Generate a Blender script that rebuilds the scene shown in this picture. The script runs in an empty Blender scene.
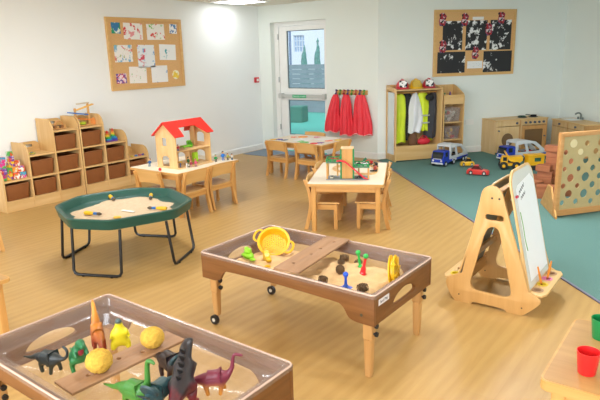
import bpy, bmesh, math, random
from math import sin, cos, pi, radians as R
from mathutils import Vector, Matrix
random.seed(7)
col = bpy.context.scene.collection
scene = bpy.context.scene

# ---------------------------------------------------------------- materials
def lin(h):
    h = h.lstrip('#')
    v = [int(h[i:i+2], 16)/255 for i in (0, 2, 4)]
    return tuple((c/12.92 if c <= .04045 else ((c+.055)/1.055)**2.4) for c in v)+(1,)
MATS = {}
class NT:
    def __init__(s, name):
        s.m = bpy.data.materials.new(name); s.m.use_nodes = True
        s.t = s.m.node_tree; s.b = s.t.nodes['Principled BSDF']
    def n(s, typ, **kw):
        o = s.t.nodes.new(typ)
        for k, v in kw.items():
            if k.startswith('i_'):
                key = k[2:].replace('_', ' ')
                o.inputs[key].default_value = v
            else: setattr(o, k, v)
        return o
    def l(s, a, b): s.t.links.new(a, b)
    def coords(s, scale=(1, 1, 1), rot=(0, 0, 0), which='Object'):
        tc = s.n('ShaderNodeTexCoord'); mp = s.n('ShaderNodeMapping')
        mp.inputs['Scale'].default_value = scale; mp.inputs['Rotation'].default_value = rot
        s.l(tc.outputs[which], mp.inputs['Vector']); return mp.outputs['Vector']
    def ramp(s, fac, stops):
        r = s.n('ShaderNodeValToRGB'); e = r.color_ramp.elements
        while len(e) < len(stops): e.new(.5)
        for i, (p_, c_) in enumerate(stops):
            e[i].position = p_; e[i].color = c_ if not isinstance(c_, str) else lin(c_)
        s.l(fac, r.inputs['Fac']); return r.outputs['Color']
    def bump(s, h, strength=.2, dist=.005):
        b = s.n('ShaderNodeBump'); b.inputs['Strength'].default_value = strength; b.inputs['Distance'].default_value = dist
        s.l(h, b.inputs['Height']); s.l(b.outputs['Normal'], s.b.inputs['Normal'])

def plain(name, c, rough=.5, var=.06, scale=8, metal=0, bump=0, emit=0, spec=None, bscale=None):
    if name in MATS: return MATS[name]
    t = NT(name); b = t.b
    base = lin(c)
    nz = t.n('ShaderNodeTexNoise', i_Scale=scale, i_Detail=4)
    t.l(t.coords(), nz.inputs['Vector'])
    c1 = tuple(min(1, x*(1+var)) for x in base[:3])+(1,); c2 = tuple(x*(1-var) for x in base[:3])+(1,)
    t.l(t.ramp(nz.outputs['Fac'], [(.3, c2), (.7, c1)]), b.inputs['Base Color'])
    b.inputs['Roughness'].default_value = rough; b.inputs['Metallic'].default_value = metal
    if spec is not None: b.inputs['Specular IOR Level'].default_value = spec
    if bump:
        n2 = t.n('ShaderNodeTexNoise', i_Scale=bscale or scale*10, i_Detail=3)
        t.l(t.coords(), n2.inputs['Vector']); t.bump(n2.outputs['Fac'], bump, .004)
    if emit:
        b.inputs['Emission Color'].default_value = base; b.inputs['Emission Strength'].default_value = emit
    MATS[name] = t.m; return t.m

def wood(name, c1, c2, axis='x', scale=1, rough=.42, bump=.05):
    if name in MATS: return MATS[name]
    t = NT(name)
    s = {'x': (1.5, 22, 22), 'y': (22, 1.5, 22), 'z': (22, 22, 1.5)}[axis]
    s = tuple(v*scale for v in s)
    nz = t.n('ShaderNodeTexNoise', i_Scale=1.0, i_Detail=6, i_Roughness=.6)
    t.l(t.coords(s), nz.inputs['Vector'])
    t.l(t.ramp(nz.outputs['Fac'], [(.3, c2), (.68, c1)]), t.b.inputs['Base Color'])
    t.b.inputs['Roughness'].default_value = rough
    t.bump(nz.outputs['Fac'], bump, .003)
    MATS[name] = t.m; return t.m

W_BEECH = lambda a='z': wood('beech_'+a, '#DBA864', '#C8914E', a)
W_PLY = lambda a='y': wood('birch_ply_'+a, '#E2BE86', '#D4AA6C', a)
W_BROWN = lambda a='x': wood('brown_ply_'+a, '#84562D', '#6C431E', a, 1.4, .5)
W_PLANK = lambda a='x': wood('plank_brown_'+a, '#A68060', '#8F6A4B', a, 1.2, .55)
W_LEG = lambda a='z': wood('pale_leg_'+a, '#D3A46A', '#C09056', a)
W_OAK = lambda a='x': wood('orange_pine_'+a, '#D6A066', '#C58B50', a)

def clear_plastic():
    if 'clear' in MATS: return MATS['clear']
    t = NT('clear_plastic'); nt = t.t; nt.nodes.remove(t.b)
    out = nt.nodes['Material Output']
    tr = t.n('ShaderNodeBsdfTransparent'); tr.inputs['Color'].default_value = (.93, .90, .88, 1)
    gl = t.n('ShaderNodeBsdfGlossy'); gl.inputs['Roughness'].default_value = .18; gl.inputs['Color'].default_value = (1, 1, 1, 1)
    df = t.n('ShaderNodeBsdfDiffuse'); df.inputs['Color'].default_value = (.86, .80, .77, 1)
    lw = t.n('ShaderNodeLayerWeight'); lw.inputs['Blend'].default_value = .35
    nz = t.n('ShaderNodeTexNoise', i_Scale=9, i_Detail=3); t.l(t.coords(), nz.inputs['Vector'])
    bp = t.n('ShaderNodeBump'); bp.inputs['Strength'].default_value = .25; bp.inputs['Distance'].default_value = .01
    t.l(nz.outputs['Fac'], bp.inputs['Height']); t.l(bp.outputs['Normal'], gl.inputs['Normal'])
    m0 = t.n('ShaderNodeMixShader'); m0.inputs['Fac'].default_value = .11
    t.l(tr.outputs[0], m0.inputs[1]); t.l(df.outputs[0], m0.inputs[2])
    mm = t.n('ShaderNodeMath', operation='MULTIPLY_ADD'); mm.inputs[1].default_value = .3; mm.inputs[2].default_value = .03
    t.l(lw.outputs['Fresnel'], mm.inputs[0])
    m1 = t.n('ShaderNodeMixShader'); t.l(mm.outputs[0], m1.inputs['Fac'])
    t.l(m0.outputs[0], m1.inputs[1]); t.l(gl.outputs[0], m1.inputs[2])
    t.l(m1.outputs[0], out.inputs['Surface']); MATS['clear'] = t.m; return t.m
def glass():
    if 'glass' in MATS: return MATS['glass']
    t = NT('window_glass'); nt = t.t; nt.nodes.remove(t.b)
    out = nt.nodes['Material Output']
    tr = t.n('ShaderNodeBsdfTransparent'); tr.inputs['Color'].default_value = (.90, .95, .97, 1)
    gl = t.n('ShaderNodeBsdfGlossy'); gl.inputs['Roughness'].default_value = .02
    m1 = t.n('ShaderNodeMixShader'); m1.inputs['Fac'].default_value = .06
    t.l(tr.outputs[0], m1.inputs[1]); t.l(gl.outputs[0], m1.inputs[2]); t.l(m1.outputs[0], out.inputs['Surface'])
    MATS['glass'] = t.m; return t.m

def floor_mat():
    t = NT('oak_floor_planks')
    v = t.coords((1, 1, 1), (0, 0, R(90)))
    br = t.n('ShaderNodeTexBrick', offset=.37, i_Scale=1.0, i_Mortar_Size=.0012, i_Brick_Width=1.22, i_Row_Height=.18)
    br.inputs['Color1'].default_value = (.35, .35, .35, 1); br.inputs['Color2'].default_value = (.65, .65, .65, 1); br.inputs['Mortar'].default_value = (.15, .15, .15, 1)
    t.l(v, br.inputs['Vector'])
    # stretched, distorted grain along y
    g = t.n('ShaderNodeTexNoise', i_Scale=1.0, i_Detail=7, i_Roughness=.62, i_Distortion=1.2)
    t.l(t.coords((16, 1.8, 1)), g.inputs['Vector'])
    wv = t.n('ShaderNodeTexWave', wave_type='BANDS', bands_direction='X', i_Scale=5.0, i_Distortion=9.0, i_Detail=2.5, i_Detail_Scale=.7)
    t.l(t.coords((.9, .22, 1)), wv.inputs['Vector'])
    a = t.n('ShaderNodeMix', data_type='FLOAT'); a.inputs[0].default_value = .22
    t.l(g.outputs['Fac'], a.inputs[2]); t.l(wv.outputs['Fac'], a.inputs[3])
    b2 = t.n('ShaderNodeMix', data_type='FLOAT'); b2.inputs[0].default_value = .3
    t.l(a.outputs[0], b2.inputs[2]); t.l(br.outputs['Color'], b2.inputs[3])
    t.l(t.ramp(b2.outputs[0], [(.2, '#AB864C'), (.5, '#B99459'), (.8, '#C4A065')]), t.b.inputs['Base Color'])
    t.b.inputs['Roughness'].default_value = .38
    t.b.inputs['Specular IOR Level'].default_value = .4
    t.bump(a.outputs[0], .06, .002)
    return t.m
def carpet_mat():
    t = NT('teal_carpet')
    nz = t.n('ShaderNodeTexNoise', i_Scale=160, i_Detail=4); t.l(t.coords(), nz.inputs['Vector'])
    t.l(t.ramp(nz.outputs['Fac'], [(.3, '#547974'), (.7, '#72938D')]), t.b.inputs['Base Color'])
    t.b.inputs['Roughness'].default_value = .95; t.b.inputs['Specular IOR Level'].default_value = .1
    t.bump(nz.outputs['Fac'], .6, .004); return t.m
def wicker_mat():
    t = NT('wicker')
    br = t.n('ShaderNodeTexBrick', offset=.5, i_Scale=1.0, i_Mortar_Size=.003, i_Brick_Width=.030, i_Row_Height=.014)
    br.inputs['Color1'].default_value = lin('#B8773F'); br.inputs['Color2'].default_value = lin('#9A5C30'); br.inputs['Mortar'].default_value = lin('#6E3F20')
    sep = t.n('ShaderNodeSeparateXYZ'); tc = t.n('ShaderNodeTexCoord'); t.l(tc.outputs['Object'], sep.inputs[0])
    ad = t.n('ShaderNodeMath', operation='ADD'); t.l(sep.outputs['X'], ad.inputs[0]); t.l(sep.outputs['Y'], ad.inputs[1])
    cb = t.n('ShaderNodeCombineXYZ'); t.l(ad.outputs[0], cb.inputs['X']); t.l(sep.outputs['Z'], cb.inputs['Y'])
    t.l(cb.outputs[0], br.inputs['Vector']); t.l(br.outputs['Color'], t.b.inputs['Base Color'])
    t.b.inputs['Roughness'].default_value = .65; t.bump(br.outputs['Fac'], -.6, .004); return t.m
def blotch(name, base, cols, scale=14, thr=.56, seed=0):
    """a painted sheet: child's paint blots in several colours over a base colour"""
    if name in MATS: return MATS[name]
    t = NT(name); cur = None
    for i, c in enumerate(cols):
        tc = t.coords((1, 1, 1)); add = t.n('ShaderNodeVectorMath', operation='ADD'); add.inputs[1].default_value = (seed*3.7+i*11.3, i*5.1+seed, i*2.3)
        t.l(tc, add.inputs[0])
        nz = t.n('ShaderNodeTexNoise', i_Scale=scale, i_Detail=5, i_Roughness=.6); t.l(add.outputs[0], nz.inputs['Vector'])
        r = t.n('ShaderNodeMapRange'); r.inputs['From Min'].default_value = thr; r.inputs['From Max'].default_value = thr+.04; t.l(nz.outputs['Fac'], r.inputs['Value'])
        mx = t.n('ShaderNodeMix', data_type='RGBA'); t.l(r.outputs[0], mx.inputs[0])
        if cur is None: mx.inputs[6].default_value = lin(base)
        else: t.l(cur, mx.inputs[6])
        mx.inputs[7].default_value = lin(c); cur = mx.outputs[2]
    t.l(cur, t.b.inputs['Base Color']); t.b.inputs['Roughness'].default_value = .8
    MATS[name] = t.m; return t.m
def zgrad(name, stops, rough=.45, noise=.0, z0=0, z1=1):
    if name in MATS: return MATS[name]
    t = NT(name); sep = t.n('ShaderNodeSeparateXYZ'); tc = t.n('ShaderNodeTexCoord'); t.l(tc.outputs['Object'], sep.inputs[0])
    nz = t.n('ShaderNodeTexNoise', i_Scale=30, i_Detail=3); t.l(tc.outputs['Object'], nz.inputs['Vector'])
    m = t.n('ShaderNodeMapRange'); m.inputs['From Min'].default_value = z0; m.inputs['From Max'].default_value = z1; t.l(sep.outputs['Z'], m.inputs['Value'])
    ad = t.n('ShaderNodeMath', operation='MULTIPLY_ADD'); ad.inputs[1].default_value = noise; t.l(nz.outputs['Fac'], ad.inputs[0]); t.l(m.outputs[0], ad.inputs[2])
    t.l(t.ramp(ad.outputs[0], stops), t.b.inputs['Base Color']); t.b.inputs['Roughness'].default_value = rough
    t.bump(nz.outputs['Fac'], .3, .003)
    MATS[name] = t.m; return t.m

# ---------------------------------------------------------------- geometry
class MB:
    def __init__(s): s.bm = bmesh.new()
    def _add(s, verts, faces, M=None):
        vs = [s.bm.verts.new((M @ Vector(v)) if M else v) for v in verts]
        for f in faces:
            try: s.bm.faces.new([vs[i] for i in f])
            except ValueError: pass
        return vs
    def box(s, x0, x1, y0, y1, z0, z1, bev=0, M=None, seg=2):
        b = bmesh.new(); bmesh.ops.create_cube(b, size=1)
        for v in b.verts: v.co = Vector(((x0+x1)/2+v.co.x*(x1-x0), (y0+y1)/2+v.co.y*(y1-y0), (z0+z1)/2+v.co.z*(z1-z0)))
        if bev: bmesh.ops.bevel(b, geom=b.edges[:], offset=min(bev, .45*min(abs(x1-x0), abs(y1-y0), abs(z1-z0))), segments=seg, affect='EDGES', clamp_overlap=True)
        return s._merge(b, M)
    def _merge(s, b, M=None):
        b.verts.index_update()
        vs = [s.bm.verts.new((M @ v.co) if M else v.co) for v in b.verts]
        for f in b.faces:
            try: s.bm.faces.new([vs[v.index] for v in f.verts])
            except ValueError: pass
        b.free(); return s
    def rings(s, rings, cap=True, M=None, close=True):
        n = len(rings[0]); vs = []
        for r in rings: vs.append([s.bm.verts.new((M @ Vector(p)) if M else p) for p in r])
        for i in range(len(rings)-1):
            for j in range(n if close else n-1):
                k = (j+1) % n
                s.bm.faces.new((vs[i][j], vs[i][k], vs[i+1][k], vs[i+1][j]))
        if cap: s.bm.faces.new(vs[0][::-1]); s.bm.faces.new(vs[-1])
        return s
    def lathe(s, prof, seg=20, M=None, cap=True):
        return s.rings([[(r*cos(2*pi*j/seg), r*sin(2*pi*j/seg), z) for j in range(seg)] for r, z in [(max(r, 1e-4), z) for r, z in prof]], cap, M)
    def cyl(s, r, p0, p1, seg=12, r1=None):
        p0, p1 = Vector(p0), Vector(p1); d = p1-p0
        M = Matrix.Translation(p0) @ d.to_track_quat('Z', 'Y').to_matrix().to_4x4()
        return s.lathe([(r, 0), (r if r1 is None else r1, d.length)], seg, M)
    def ball(s, r, c, sc=(1, 1, 1), seg=14, M=None):
        n = seg//2
        T = Matrix.Translation(c) @ Matrix.Diagonal((*sc, 1))
        if M: T = M @ T
        return s.lathe([(r*sin(pi*i/n), -r*cos(pi*i/n)) for i in range(n+1)], seg, T)
    def tube(s, pts, r, seg=8, closed=False):
        pts = [Vector(p) for p in pts]; n = len(pts); rr = []
        up = None
        for i, p in enumerate(pts):
            a = pts[(i-1) % n] if (closed or i > 0) else p; b = pts[(i+1) % n] if (closed or i < n-1) else p
            t = (b-a).normalized()
            if up is None: up = Vector((0, 0, 1)) if abs(t.z) < .9 else Vector((1, 0, 0))
            x = up.cross(t)
            if x.length < 1e-4: x = Vector((0, 1, 0)).cross(t)
            x.normalize(); y = t.cross(x); up = y
            rad = r[i] if isinstance(r, (list, tuple)) else r
            rr.append([p+x*rad*cos(2*pi*j/seg)+y*rad*sin(2*pi*j/seg) for j in range(seg)])
        if closed: rr.append(rr[0])
        return s.rings(rr, not closed)
    def prism(s, poly, t0, t1, plane='xz', bev=0, M=None):
        """polygon extruded; plane 'xz' extrudes along y, 'yz' along x, 'xy' along z"""
        f = {'xz': lambda a, b, t: (a, t, b), 'yz': lambda a, b, t: (t, a, b), 'xy': lambda a, b, t: (a, b, t)}[plane]
        b = bmesh.new(); A = [b.verts.new(f(x, y, t0)) for x, y in poly]; B = [b.verts.new(f(x, y, t1)) for x, y in poly]
        n = len(poly)
        b.faces.new(A[::-1]); b.faces.new(B)
        for i in range(n): b.faces.new((A[i], A[(i+1) % n], B[(i+1) % n], B[i]))
        if bev:
            es = [e for e in b.edges if (e.verts[0] in A) == (e.verts[1] in A)]
            bmesh.ops.bevel(b, geom=es, offset=bev, segments=2, affect='EDGES', clamp_overlap=True)
        return s._merge(b, M)
    def plate(s, outline, holes, t, plane='xz', off=0, bev=.0, M=None):
        """flat board with real holes through it"""
        cu = bpy.data.curves.new('tmp', 'CURVE'); cu.dimensions = '2D'; cu.fill_mode = 'BOTH'; cu.extrude = t/2-bev; cu.bevel_depth = bev; cu.bevel_resolution = 1
        for poly in [outline]+list(holes):
            sp = cu.splines.new('POLY'); sp.points.add(len(poly)-1); sp.use_cyclic_u = True
            for i, (x, y) in enumerate(poly): sp.points[i].co = (x, y, 0, 1)
        ob = bpy.data.objects.new('tmp', cu); col.objects.link(ob)
        dg = bpy.context.evaluated_depsgraph_get(); me = bpy.data.meshes.new_from_object(ob.evaluated_get(dg))
        b = bmesh.new(); b.from_mesh(me); bmesh.ops.remove_doubles(b, verts=b.verts[:], dist=1e-5)
        bpy.data.objects.remove(ob); bpy.data.curves.remove(cu); bpy.data.meshes.remove(me)
        for v in b.verts:
            x, y, z = v.co
            v.co = {'xz': (x, z+off, y), 'yz': (z+off, x, y), 'xy': (x, y, z+off)}[plane]
        return s._merge(b, M)
    def build(s, name, mat, parent=None, smooth=True, loc=None, rz=None, ang=35):
        bmesh.ops.recalc_face_normals(s.bm, faces=s.bm.faces[:])
        me = bpy.data.meshes.new(name); s.bm.to_mesh(me); s.bm.free()
        if smooth:
            for p_ in me.polygons: p_.use_smooth = True
            try: me.set_sharp_from_angle(angle=R(ang))
            except Exception: pass
        me.materials.append(mat)
        o = bpy.data.objects.new(name, me); col.objects.link(o)
        if parent: o.parent = parent
        if loc is not None: o.location = loc
        if rz is not None: o.rotation_euler.z = rz
        return o

def circ(cx, cy, r, n=20, ry=None, a0=0): return [(cx+r*cos(a0+2*pi*i/n), cy+(ry or r)*sin(a0+2*pi*i/n)) for i in range(n)]
def rrect(x0, x1, y0, y1, r, n=5):
    out = []
    for cx, cy, a in ((x1-r, y1-r, 0), (x0+r, y1-r, 90), (x0+r, y0+r, 180), (x1-r, y0+r, 270)):
        for i in range(n+1):
            t = R(a+90*i/n); out.append((cx+r*cos(t), cy+r*sin(t)))
    return out
def spline(pts, n=6, closed=False):
    out = []; N = len(pts); P = [Vector(q) if len(q) == 3 else Vector((q[0], q[1], 0)) for q in pts]; dim = len(pts[0])
    for i in range(N if closed else N-1):
        p0 = P[(i-1) % N] if closed or i > 0 else P[i]; p1 = P[i]; p2 = P[(i+1) % N]; p3 = P[(i+2) % N] if closed or i+2 < N else p2
        for k in range(n):
            t = k/n
            q = .5*((2*p1)+(p2-p0)*t+(2*p0-5*p1+4*p2-p3)*t*t+(3*p1-p0-3*p2+p3)*t**3)
            out.append(tuple(q[:dim]))
    if not closed: out.append(tuple(pts[-1]))
    return out
def tag(o, label=None, cat=None, group=None, kind=None):
    if label: o['label'] = label
    if cat: o['category'] = cat
    if group: o['group'] = group
    if kind: o['kind'] = kind
    return o
def thing(name, label, cat, loc=(0, 0, 0), rz=0, group=None):
    o = bpy.data.objects.new(name, None); col.objects.link(o); o.location = loc; o.rotation_euler = (0, 0, rz)
    o.empty_display_size = .05
    return tag(o, label, cat, group)
def struct(o): o['kind'] = 'structure'; return o
def dup(root, loc, rz, label, group=None):
    def rec(o, par):
        c = o.copy(); col.objects.link(c)
        if par: c.parent = par
        for ch in list(o.children): rec(ch, c)
        return c
    r = rec(root, None); r.location = loc; r.rotation_euler = (0, 0, rz); r['label'] = label
    if group: r['group'] = group
    return r
def skin(name, verts, edges, radii, mat, parent=None, loc=None, rz=None, sub=2, post=None):
    me = bpy.data.meshes.new(name); me.from_pydata([Vector(v) for v in verts], edges, [])
    o = bpy.data.objects.new(name, me); col.objects.link(o)
    m = o.modifiers.new('skin', 'SKIN'); m.use_smooth_shade = True
    for i, r_ in enumerate(radii):
        d = me.skin_vertices[0].data[i]; d.radius = (r_, r_) if not isinstance(r_, tuple) else r_; d.use_root = (i == 0)
    s_ = o.modifiers.new('sub', 'SUBSURF'); s_.levels = sub; s_.render_levels = sub
    dg = bpy.context.evaluated_depsgraph_get(); m2 = bpy.data.meshes.new_from_object(o.evaluated_get(dg))
    o.modifiers.clear(); o.data = m2; bpy.data.meshes.remove(me); m2.name = name
    m2.materials.clear(); m2.materials.append(mat)
    for p_ in m2.polygons: p_.use_smooth = True
    if post:
        for v in m2.vertices: v.co = post(v.co)
    if parent: o.parent = parent
    if loc is not None: o.location = loc
    if rz is not None: o.rotation_euler.z = rz
    return o
def text_mesh(name, body, size, mat, parent, M, extrude=.0004):
    cu = bpy.data.curves.new('tmp', 'FONT'); cu.body = body; cu.size = size; cu.extrude = extrude; cu.align_x = 'CENTER'; cu.align_y = 'CENTER'
    ob = bpy.data.objects.new('tmp', cu); col.objects.link(ob)
    dg = bpy.context.evaluated_depsgraph_get(); me = bpy.data.meshes.new_from_object(ob.evaluated_get(dg))
    bpy.data.objects.remove(ob); bpy.data.curves.remove(cu)
    me.transform(M); me.materials.clear(); me.materials.append(mat); me.name = name
    o = bpy.data.objects.new(name, me); col.objects.link(o); o.parent = parent; return o

# ---------------------------------------------------------------- camera
cd = bpy.data.cameras.new('camera'); cam = bpy.data.objects.new('camera', cd); col.objects.link(cam)
cd.sensor_width = 36; cd.lens = 574.485/600*36; cd.clip_start = .05; cd.clip_end = 200
yaw, pitch, roll = -.64286, .24796, -.02831
fw = Vector((sin(yaw)*cos(pitch), cos(yaw)*cos(pitch), -sin(pitch))); rt = Vector((cos(yaw), -sin(yaw), 0)); up = rt.cross(fw)
r2 = cos(roll)*rt+sin(roll)*up; u2 = -sin(roll)*rt+cos(roll)*up
M = Matrix((r2, u2, -fw)).transposed().to_4x4(); M.translation = Vector((0, 0, 1.6)); cam.matrix_world = M
scene.camera = cam

# ---------------------------------------------------------------- room
XL, YA = -6.565, 7.727            # left wall plane, door wall plane
BO = Vector((-3.33, 8.907, 0)); BAZ = .67303
Bd = Vector((sin(BAZ), cos(BAZ), 0)); Bn = Vector((cos(BAZ), -sin(BAZ), 0))   # along wall, out of wall
def WB(s, o, z=0): return BO+Bd*s+Bn*o+Vector((0, 0, z))
BROT = math.atan2(Bd.y, Bd.x)     # local +x along the wall, local -y out of it
HC = 2.40
CORN_AB = WB(-1.49, 0); CORN_BC = WB(1.716, 0)
CEND = CORN_BC+Bn*7.2
XR = CEND.x; YBK = -2.6
floor_poly = [(XL, YBK), (XR, YBK), (XR, CEND.y), (CORN_BC.x, CORN_BC.y), (-4.271, YA), (XL, YA)]
wall_left_m = plain('wall_paint_white', '#F2F5F5', .75, .01, 2)
wall_m = plain('wall_paint_mint', '#E6EDE8', .75, .01, 2)
wall_mB = plain('wall_paint_cool', '#E8EEEB', .75, .01, 2)
ceil_m = plain('ceiling_paint', '#E8E2D2', .85, .02, 3)
white_m = plain('white_gloss_trim', '#EDEEEC', .35, .02)
upvc = plain('white_upvc', '#EFEFEC', .3, .02)
m = MB(); m.prism(floor_poly, -.1, 0, 'xy'); struct(m.build('floor', floor_mat(), smooth=False))
m = MB(); m.prism(floor_poly, HC, HC+.1, 'xy'); struct(m.build('ceiling', ceil_m, smooth=False))
m = MB(); m.box(XL-.15, XL, YBK, YA, 0, HC); struct(m.build('wall_left', wall_left_m, smooth=False))
# door wall with its recess and opening
REC = .15; DX0, DX1, DZ = -6.31, -5.195, 2.124
m = MB(); m.plate([(XL-.15, 0), (DX0, 0), (DX0, DZ), (DX1, DZ), (DX1, 0), (-4.271, 0), (-4.271, HC), (XL-.15, HC)], [], .3, 'xz', YA+.15)
struct(m.build('wall_back', wall_m, smooth=False))
def seg_wall(name, a, b, mat, t=.15, side=1):
    a, b = Vector((a[0], a[1], 0)), Vector((b[0], b[1], 0)); d = (b-a).normalized(); n = Vector((-d.y, d.x, 0))*side*t
    m = MB(); m.prism([(a.x, a.y), (b.x, b.y), (b.x+n.x, b.y+n.y), (a.x+n.x, a.y+n.y)], 0, HC, 'xy'); return struct(m.build(name, mat, smooth=False))
seg_wall('wall_angled', (-4.271, YA), CORN_BC, wall_mB)
seg_wall('wall_far_right', CORN_BC, CEND, wall_m)
seg_wall('wall_right', (XR, CEND.y), (XR, YBK), wall_m)
# wall behind the camera, with a wide unseen window added to let daylight in
m = MB(); m.plate([(XL-.15, 0), (XR+.15, 0), (XR+.15, HC), (XL-.15, HC)], [[(-4.5, .9), (1.8, .9), (1.8, 2.15), (-4.5, 2.15)]], .15, 'xz', YBK-.075)
struct(m.build('wall_front', wall_m, smooth=False))
m = MB()
for x in (-4.5, -3.0, -1.4, .2, 1.74): m.box(x, x+.06, YBK-.10, YBK-.04, .9, 2.15)
m.box(-4.44, 1.74, YBK-.10, YBK-.04, .9, .96); m.box(-4.44, 1.74, YBK-.10, YBK-.04, 2.09, 2.15)
struct(m.build('added_window', upvc, smooth=False))  # frame bars of the added rear window
# skirting
def skirt(name, a, b):
    a, b = Vector((a[0], a[1], 0)), Vector((b[0], b[1], 0)); d = (b-a); L = d.length; ang = math.atan2(d.y, d.x)
    m = MB(); m.prism([(0, .0), (-.016, .0), (-.016, .085), (-.006, .1), (0, .1)], 0, L, 'yz')
    o = struct(m.build(name, white_m, smooth=False)); o.location = a; o.rotation_euler.z = ang
skirt('baseboard_left', (XL, YBK), (XL, YA))
skirt('baseboard_back', (XL, YA), (DX0, YA)); skirt('baseboard_back', (DX1, YA), (-4.271, YA))
skirt('baseboard_angled', (-4.271, YA), CORN_BC); skirt('baseboard_far_right', CORN_BC, CEND)
# carpet area and its metal edging
ca = Vector((-4.225, 7.645, 0)); cb = Vector((.75, 2.58, 0)); cdv = (cb-ca).normalized(); cn = Vector((-cdv.y, cdv.x, 0))
m = MB(); m.prism([(-4.21, 7.66), (cb.x, cb.y), (XR-.02, 2.58), (XR-.02, CEND.y-.02), (CORN_BC.x, CORN_BC.y-.05), (-4.21, 7.72)], 0, .006, 'xy')
tag(m.build('carpet', carpet_mat(), smooth=False), 'teal green carpet covering the far right side of the floor', 'carpet')
m = MB(); m.box(0, (cb-ca).length, -.011, .011, 0, .009, .003)
tag(m.build('carpet_edging', plain('edging', '#77748A', .45, .05), loc=ca, rz=math.atan2(cdv.y, cdv.x)), 'thin grey strip along the diagonal edge of the teal carpet', 'edging strip')
m = MB(); m.box(-6.5, -4.95, 7.10, 7.71, 0, .007, .003)
tag(m.build('door_mat', plain('mat_grey', '#8492A0', .95, .12, 60, bump=.5)), 'blue-grey entrance mat on the floor in front of the glass door', 'mat')

# ---- door
FY = YA+.10
d = thing('door_1', None, None, (0, 0, 0)); d['kind'] = 'structure'
m = MB(); m.box(DX0, -6.22, FY, FY+.07, 0, DZ); m.box(-5.23, DX1, FY, FY+.07, 0, DZ); m.box(-6.22, -5.23, FY, FY+.07, 2.06, DZ); m.box(-6.22, -5.23, FY, FY+.07, 0, .02)
m.build('door_frame', upvc, d, False)
m = MB(); m.plate([(-6.212, .02), (-5.238, .02), (-5.238, 2.055), (-6.212, 2.055)], [[(-6.055, .27), (-5.30, .27), (-5.30, .86), (-6.055, .86)], [(-6.055, 1.05), (-5.30, 1.05), (-5.30, 1.985), (-6.055, 1.985)]], .05, 'xz', FY+.03)
m.build('door_leaf', upvc, d, False)
m = MB(); m.box(-6.055, -5.30, FY+.04, FY+.046, .27, .86); m.box(-6.055, -5.30, FY+.04, FY+.046, 1.05, 1.985); m.build('pane', glass(), d, False)
gsk = plain('black_gasket', '#1E2A33', .5, .05)
m = MB()
for z0, z1 in ((.27, .86), (1.05, 1.985)):
    m.plate([(-6.058, z0-.003), (-5.297, z0-.003), (-5.297, z1+.003), (-6.058, z1+.003)], [[(-6.044, z0+.01), (-5.31, z0+.01), (-5.31, z1-.01), (-6.044, z1-.01)]], .008, 'xz', FY+.03)
m.build('gasket', gsk, d, False)
pb = MB(); pb.box(-6.19, -5.25, FY-.075, FY-.03, .90, .955, .012); pb.box(-6.20, -6.12, FY-.09, FY+.006, .885, .97, .01); pb.box(-5.31, -5.245, FY-.09, FY+.006, .885, .97, .01)
bar = pb.build('push_bar', plain('brushed_bar', '#C9CBC8', .35, .03, metal=.3), d)
m = MB(); m.box(-5.90, -5.62, FY-.078, FY-.074, .902, .952); m.build('push_sign', plain('sign_green', '#1EA56A', .5, .02), d, False)
text_mesh('sign_text', 'PUSH BAR TO OPEN', .028, plain('sign_white', '#F4FFF8', .5, .0), d, Matrix.Translation((-5.76, FY-.0785, .927)) @ Matrix.Rotation(R(90), 4, 'X'))
m = MB()
for z in (.35, 1.15, 1.85): m.cyl(.012, (-6.225, FY-.01, z), (-6.225, FY-.01, z+.09), 10)
m.build('hinge', plain('hinge_metal', '#B9BBBA', .3, .02, metal=.6), d)

# ---- ceiling light panels (real lamps)
emis = plain('light_diffuser', '#FFFFFF', .5, 0, emit=4)
def ceiling_light(x, y, lab, e):
    t = thing('ceiling_light', lab, 'light', (x, y, HC), 0)
    m = MB(); m.plate([(-.31, -.31), (.31, -.31), (.31, .31), (-.31, .31)], [[(-.29, -.29), (.29, -.29), (.29, .29), (-.29, .29)]], .014, 'xy', -.007); m.build('frame', white_m, t, False)
    m = MB(); m.box(-.29, .29, -.29, .29, -.010, -.001); m.build('diffuser', emis, t, False)
    ld = bpy.data.lights.new('panel_lamp', 'AREA'); ld.shape = 'SQUARE'; ld.size = .56; ld.energy = e; ld.color = (.92, .965, 1)
    lo = bpy.data.objects.new('panel_lamp', ld); col.objects.link(lo); lo.location = (0, 0, -.03); lo.parent = t
ceiling_light(-6.12, 6.80, 'square white ceiling light panel above the corner by the glass door', 1.5)
LP = [(-4.4, 3.4), (-4.4, .4), (-1.6, 5.6), (-1.6, 2.6), (-1.6, -.6), (1.4, 4.2), (1.4, .9)]
for i, (x, y) in enumerate(LP):
    ceiling_light(x, y, 'square white ceiling light panel further into the room, %s' % ['over the green tray', 'left of the sand trays', 'over the carpet', 'over the middle sand tray', 'behind the camera', 'over the right side', 'over the cup table'][i], [24, 18, 44, 22, 16, 42, 20][i])

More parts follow.
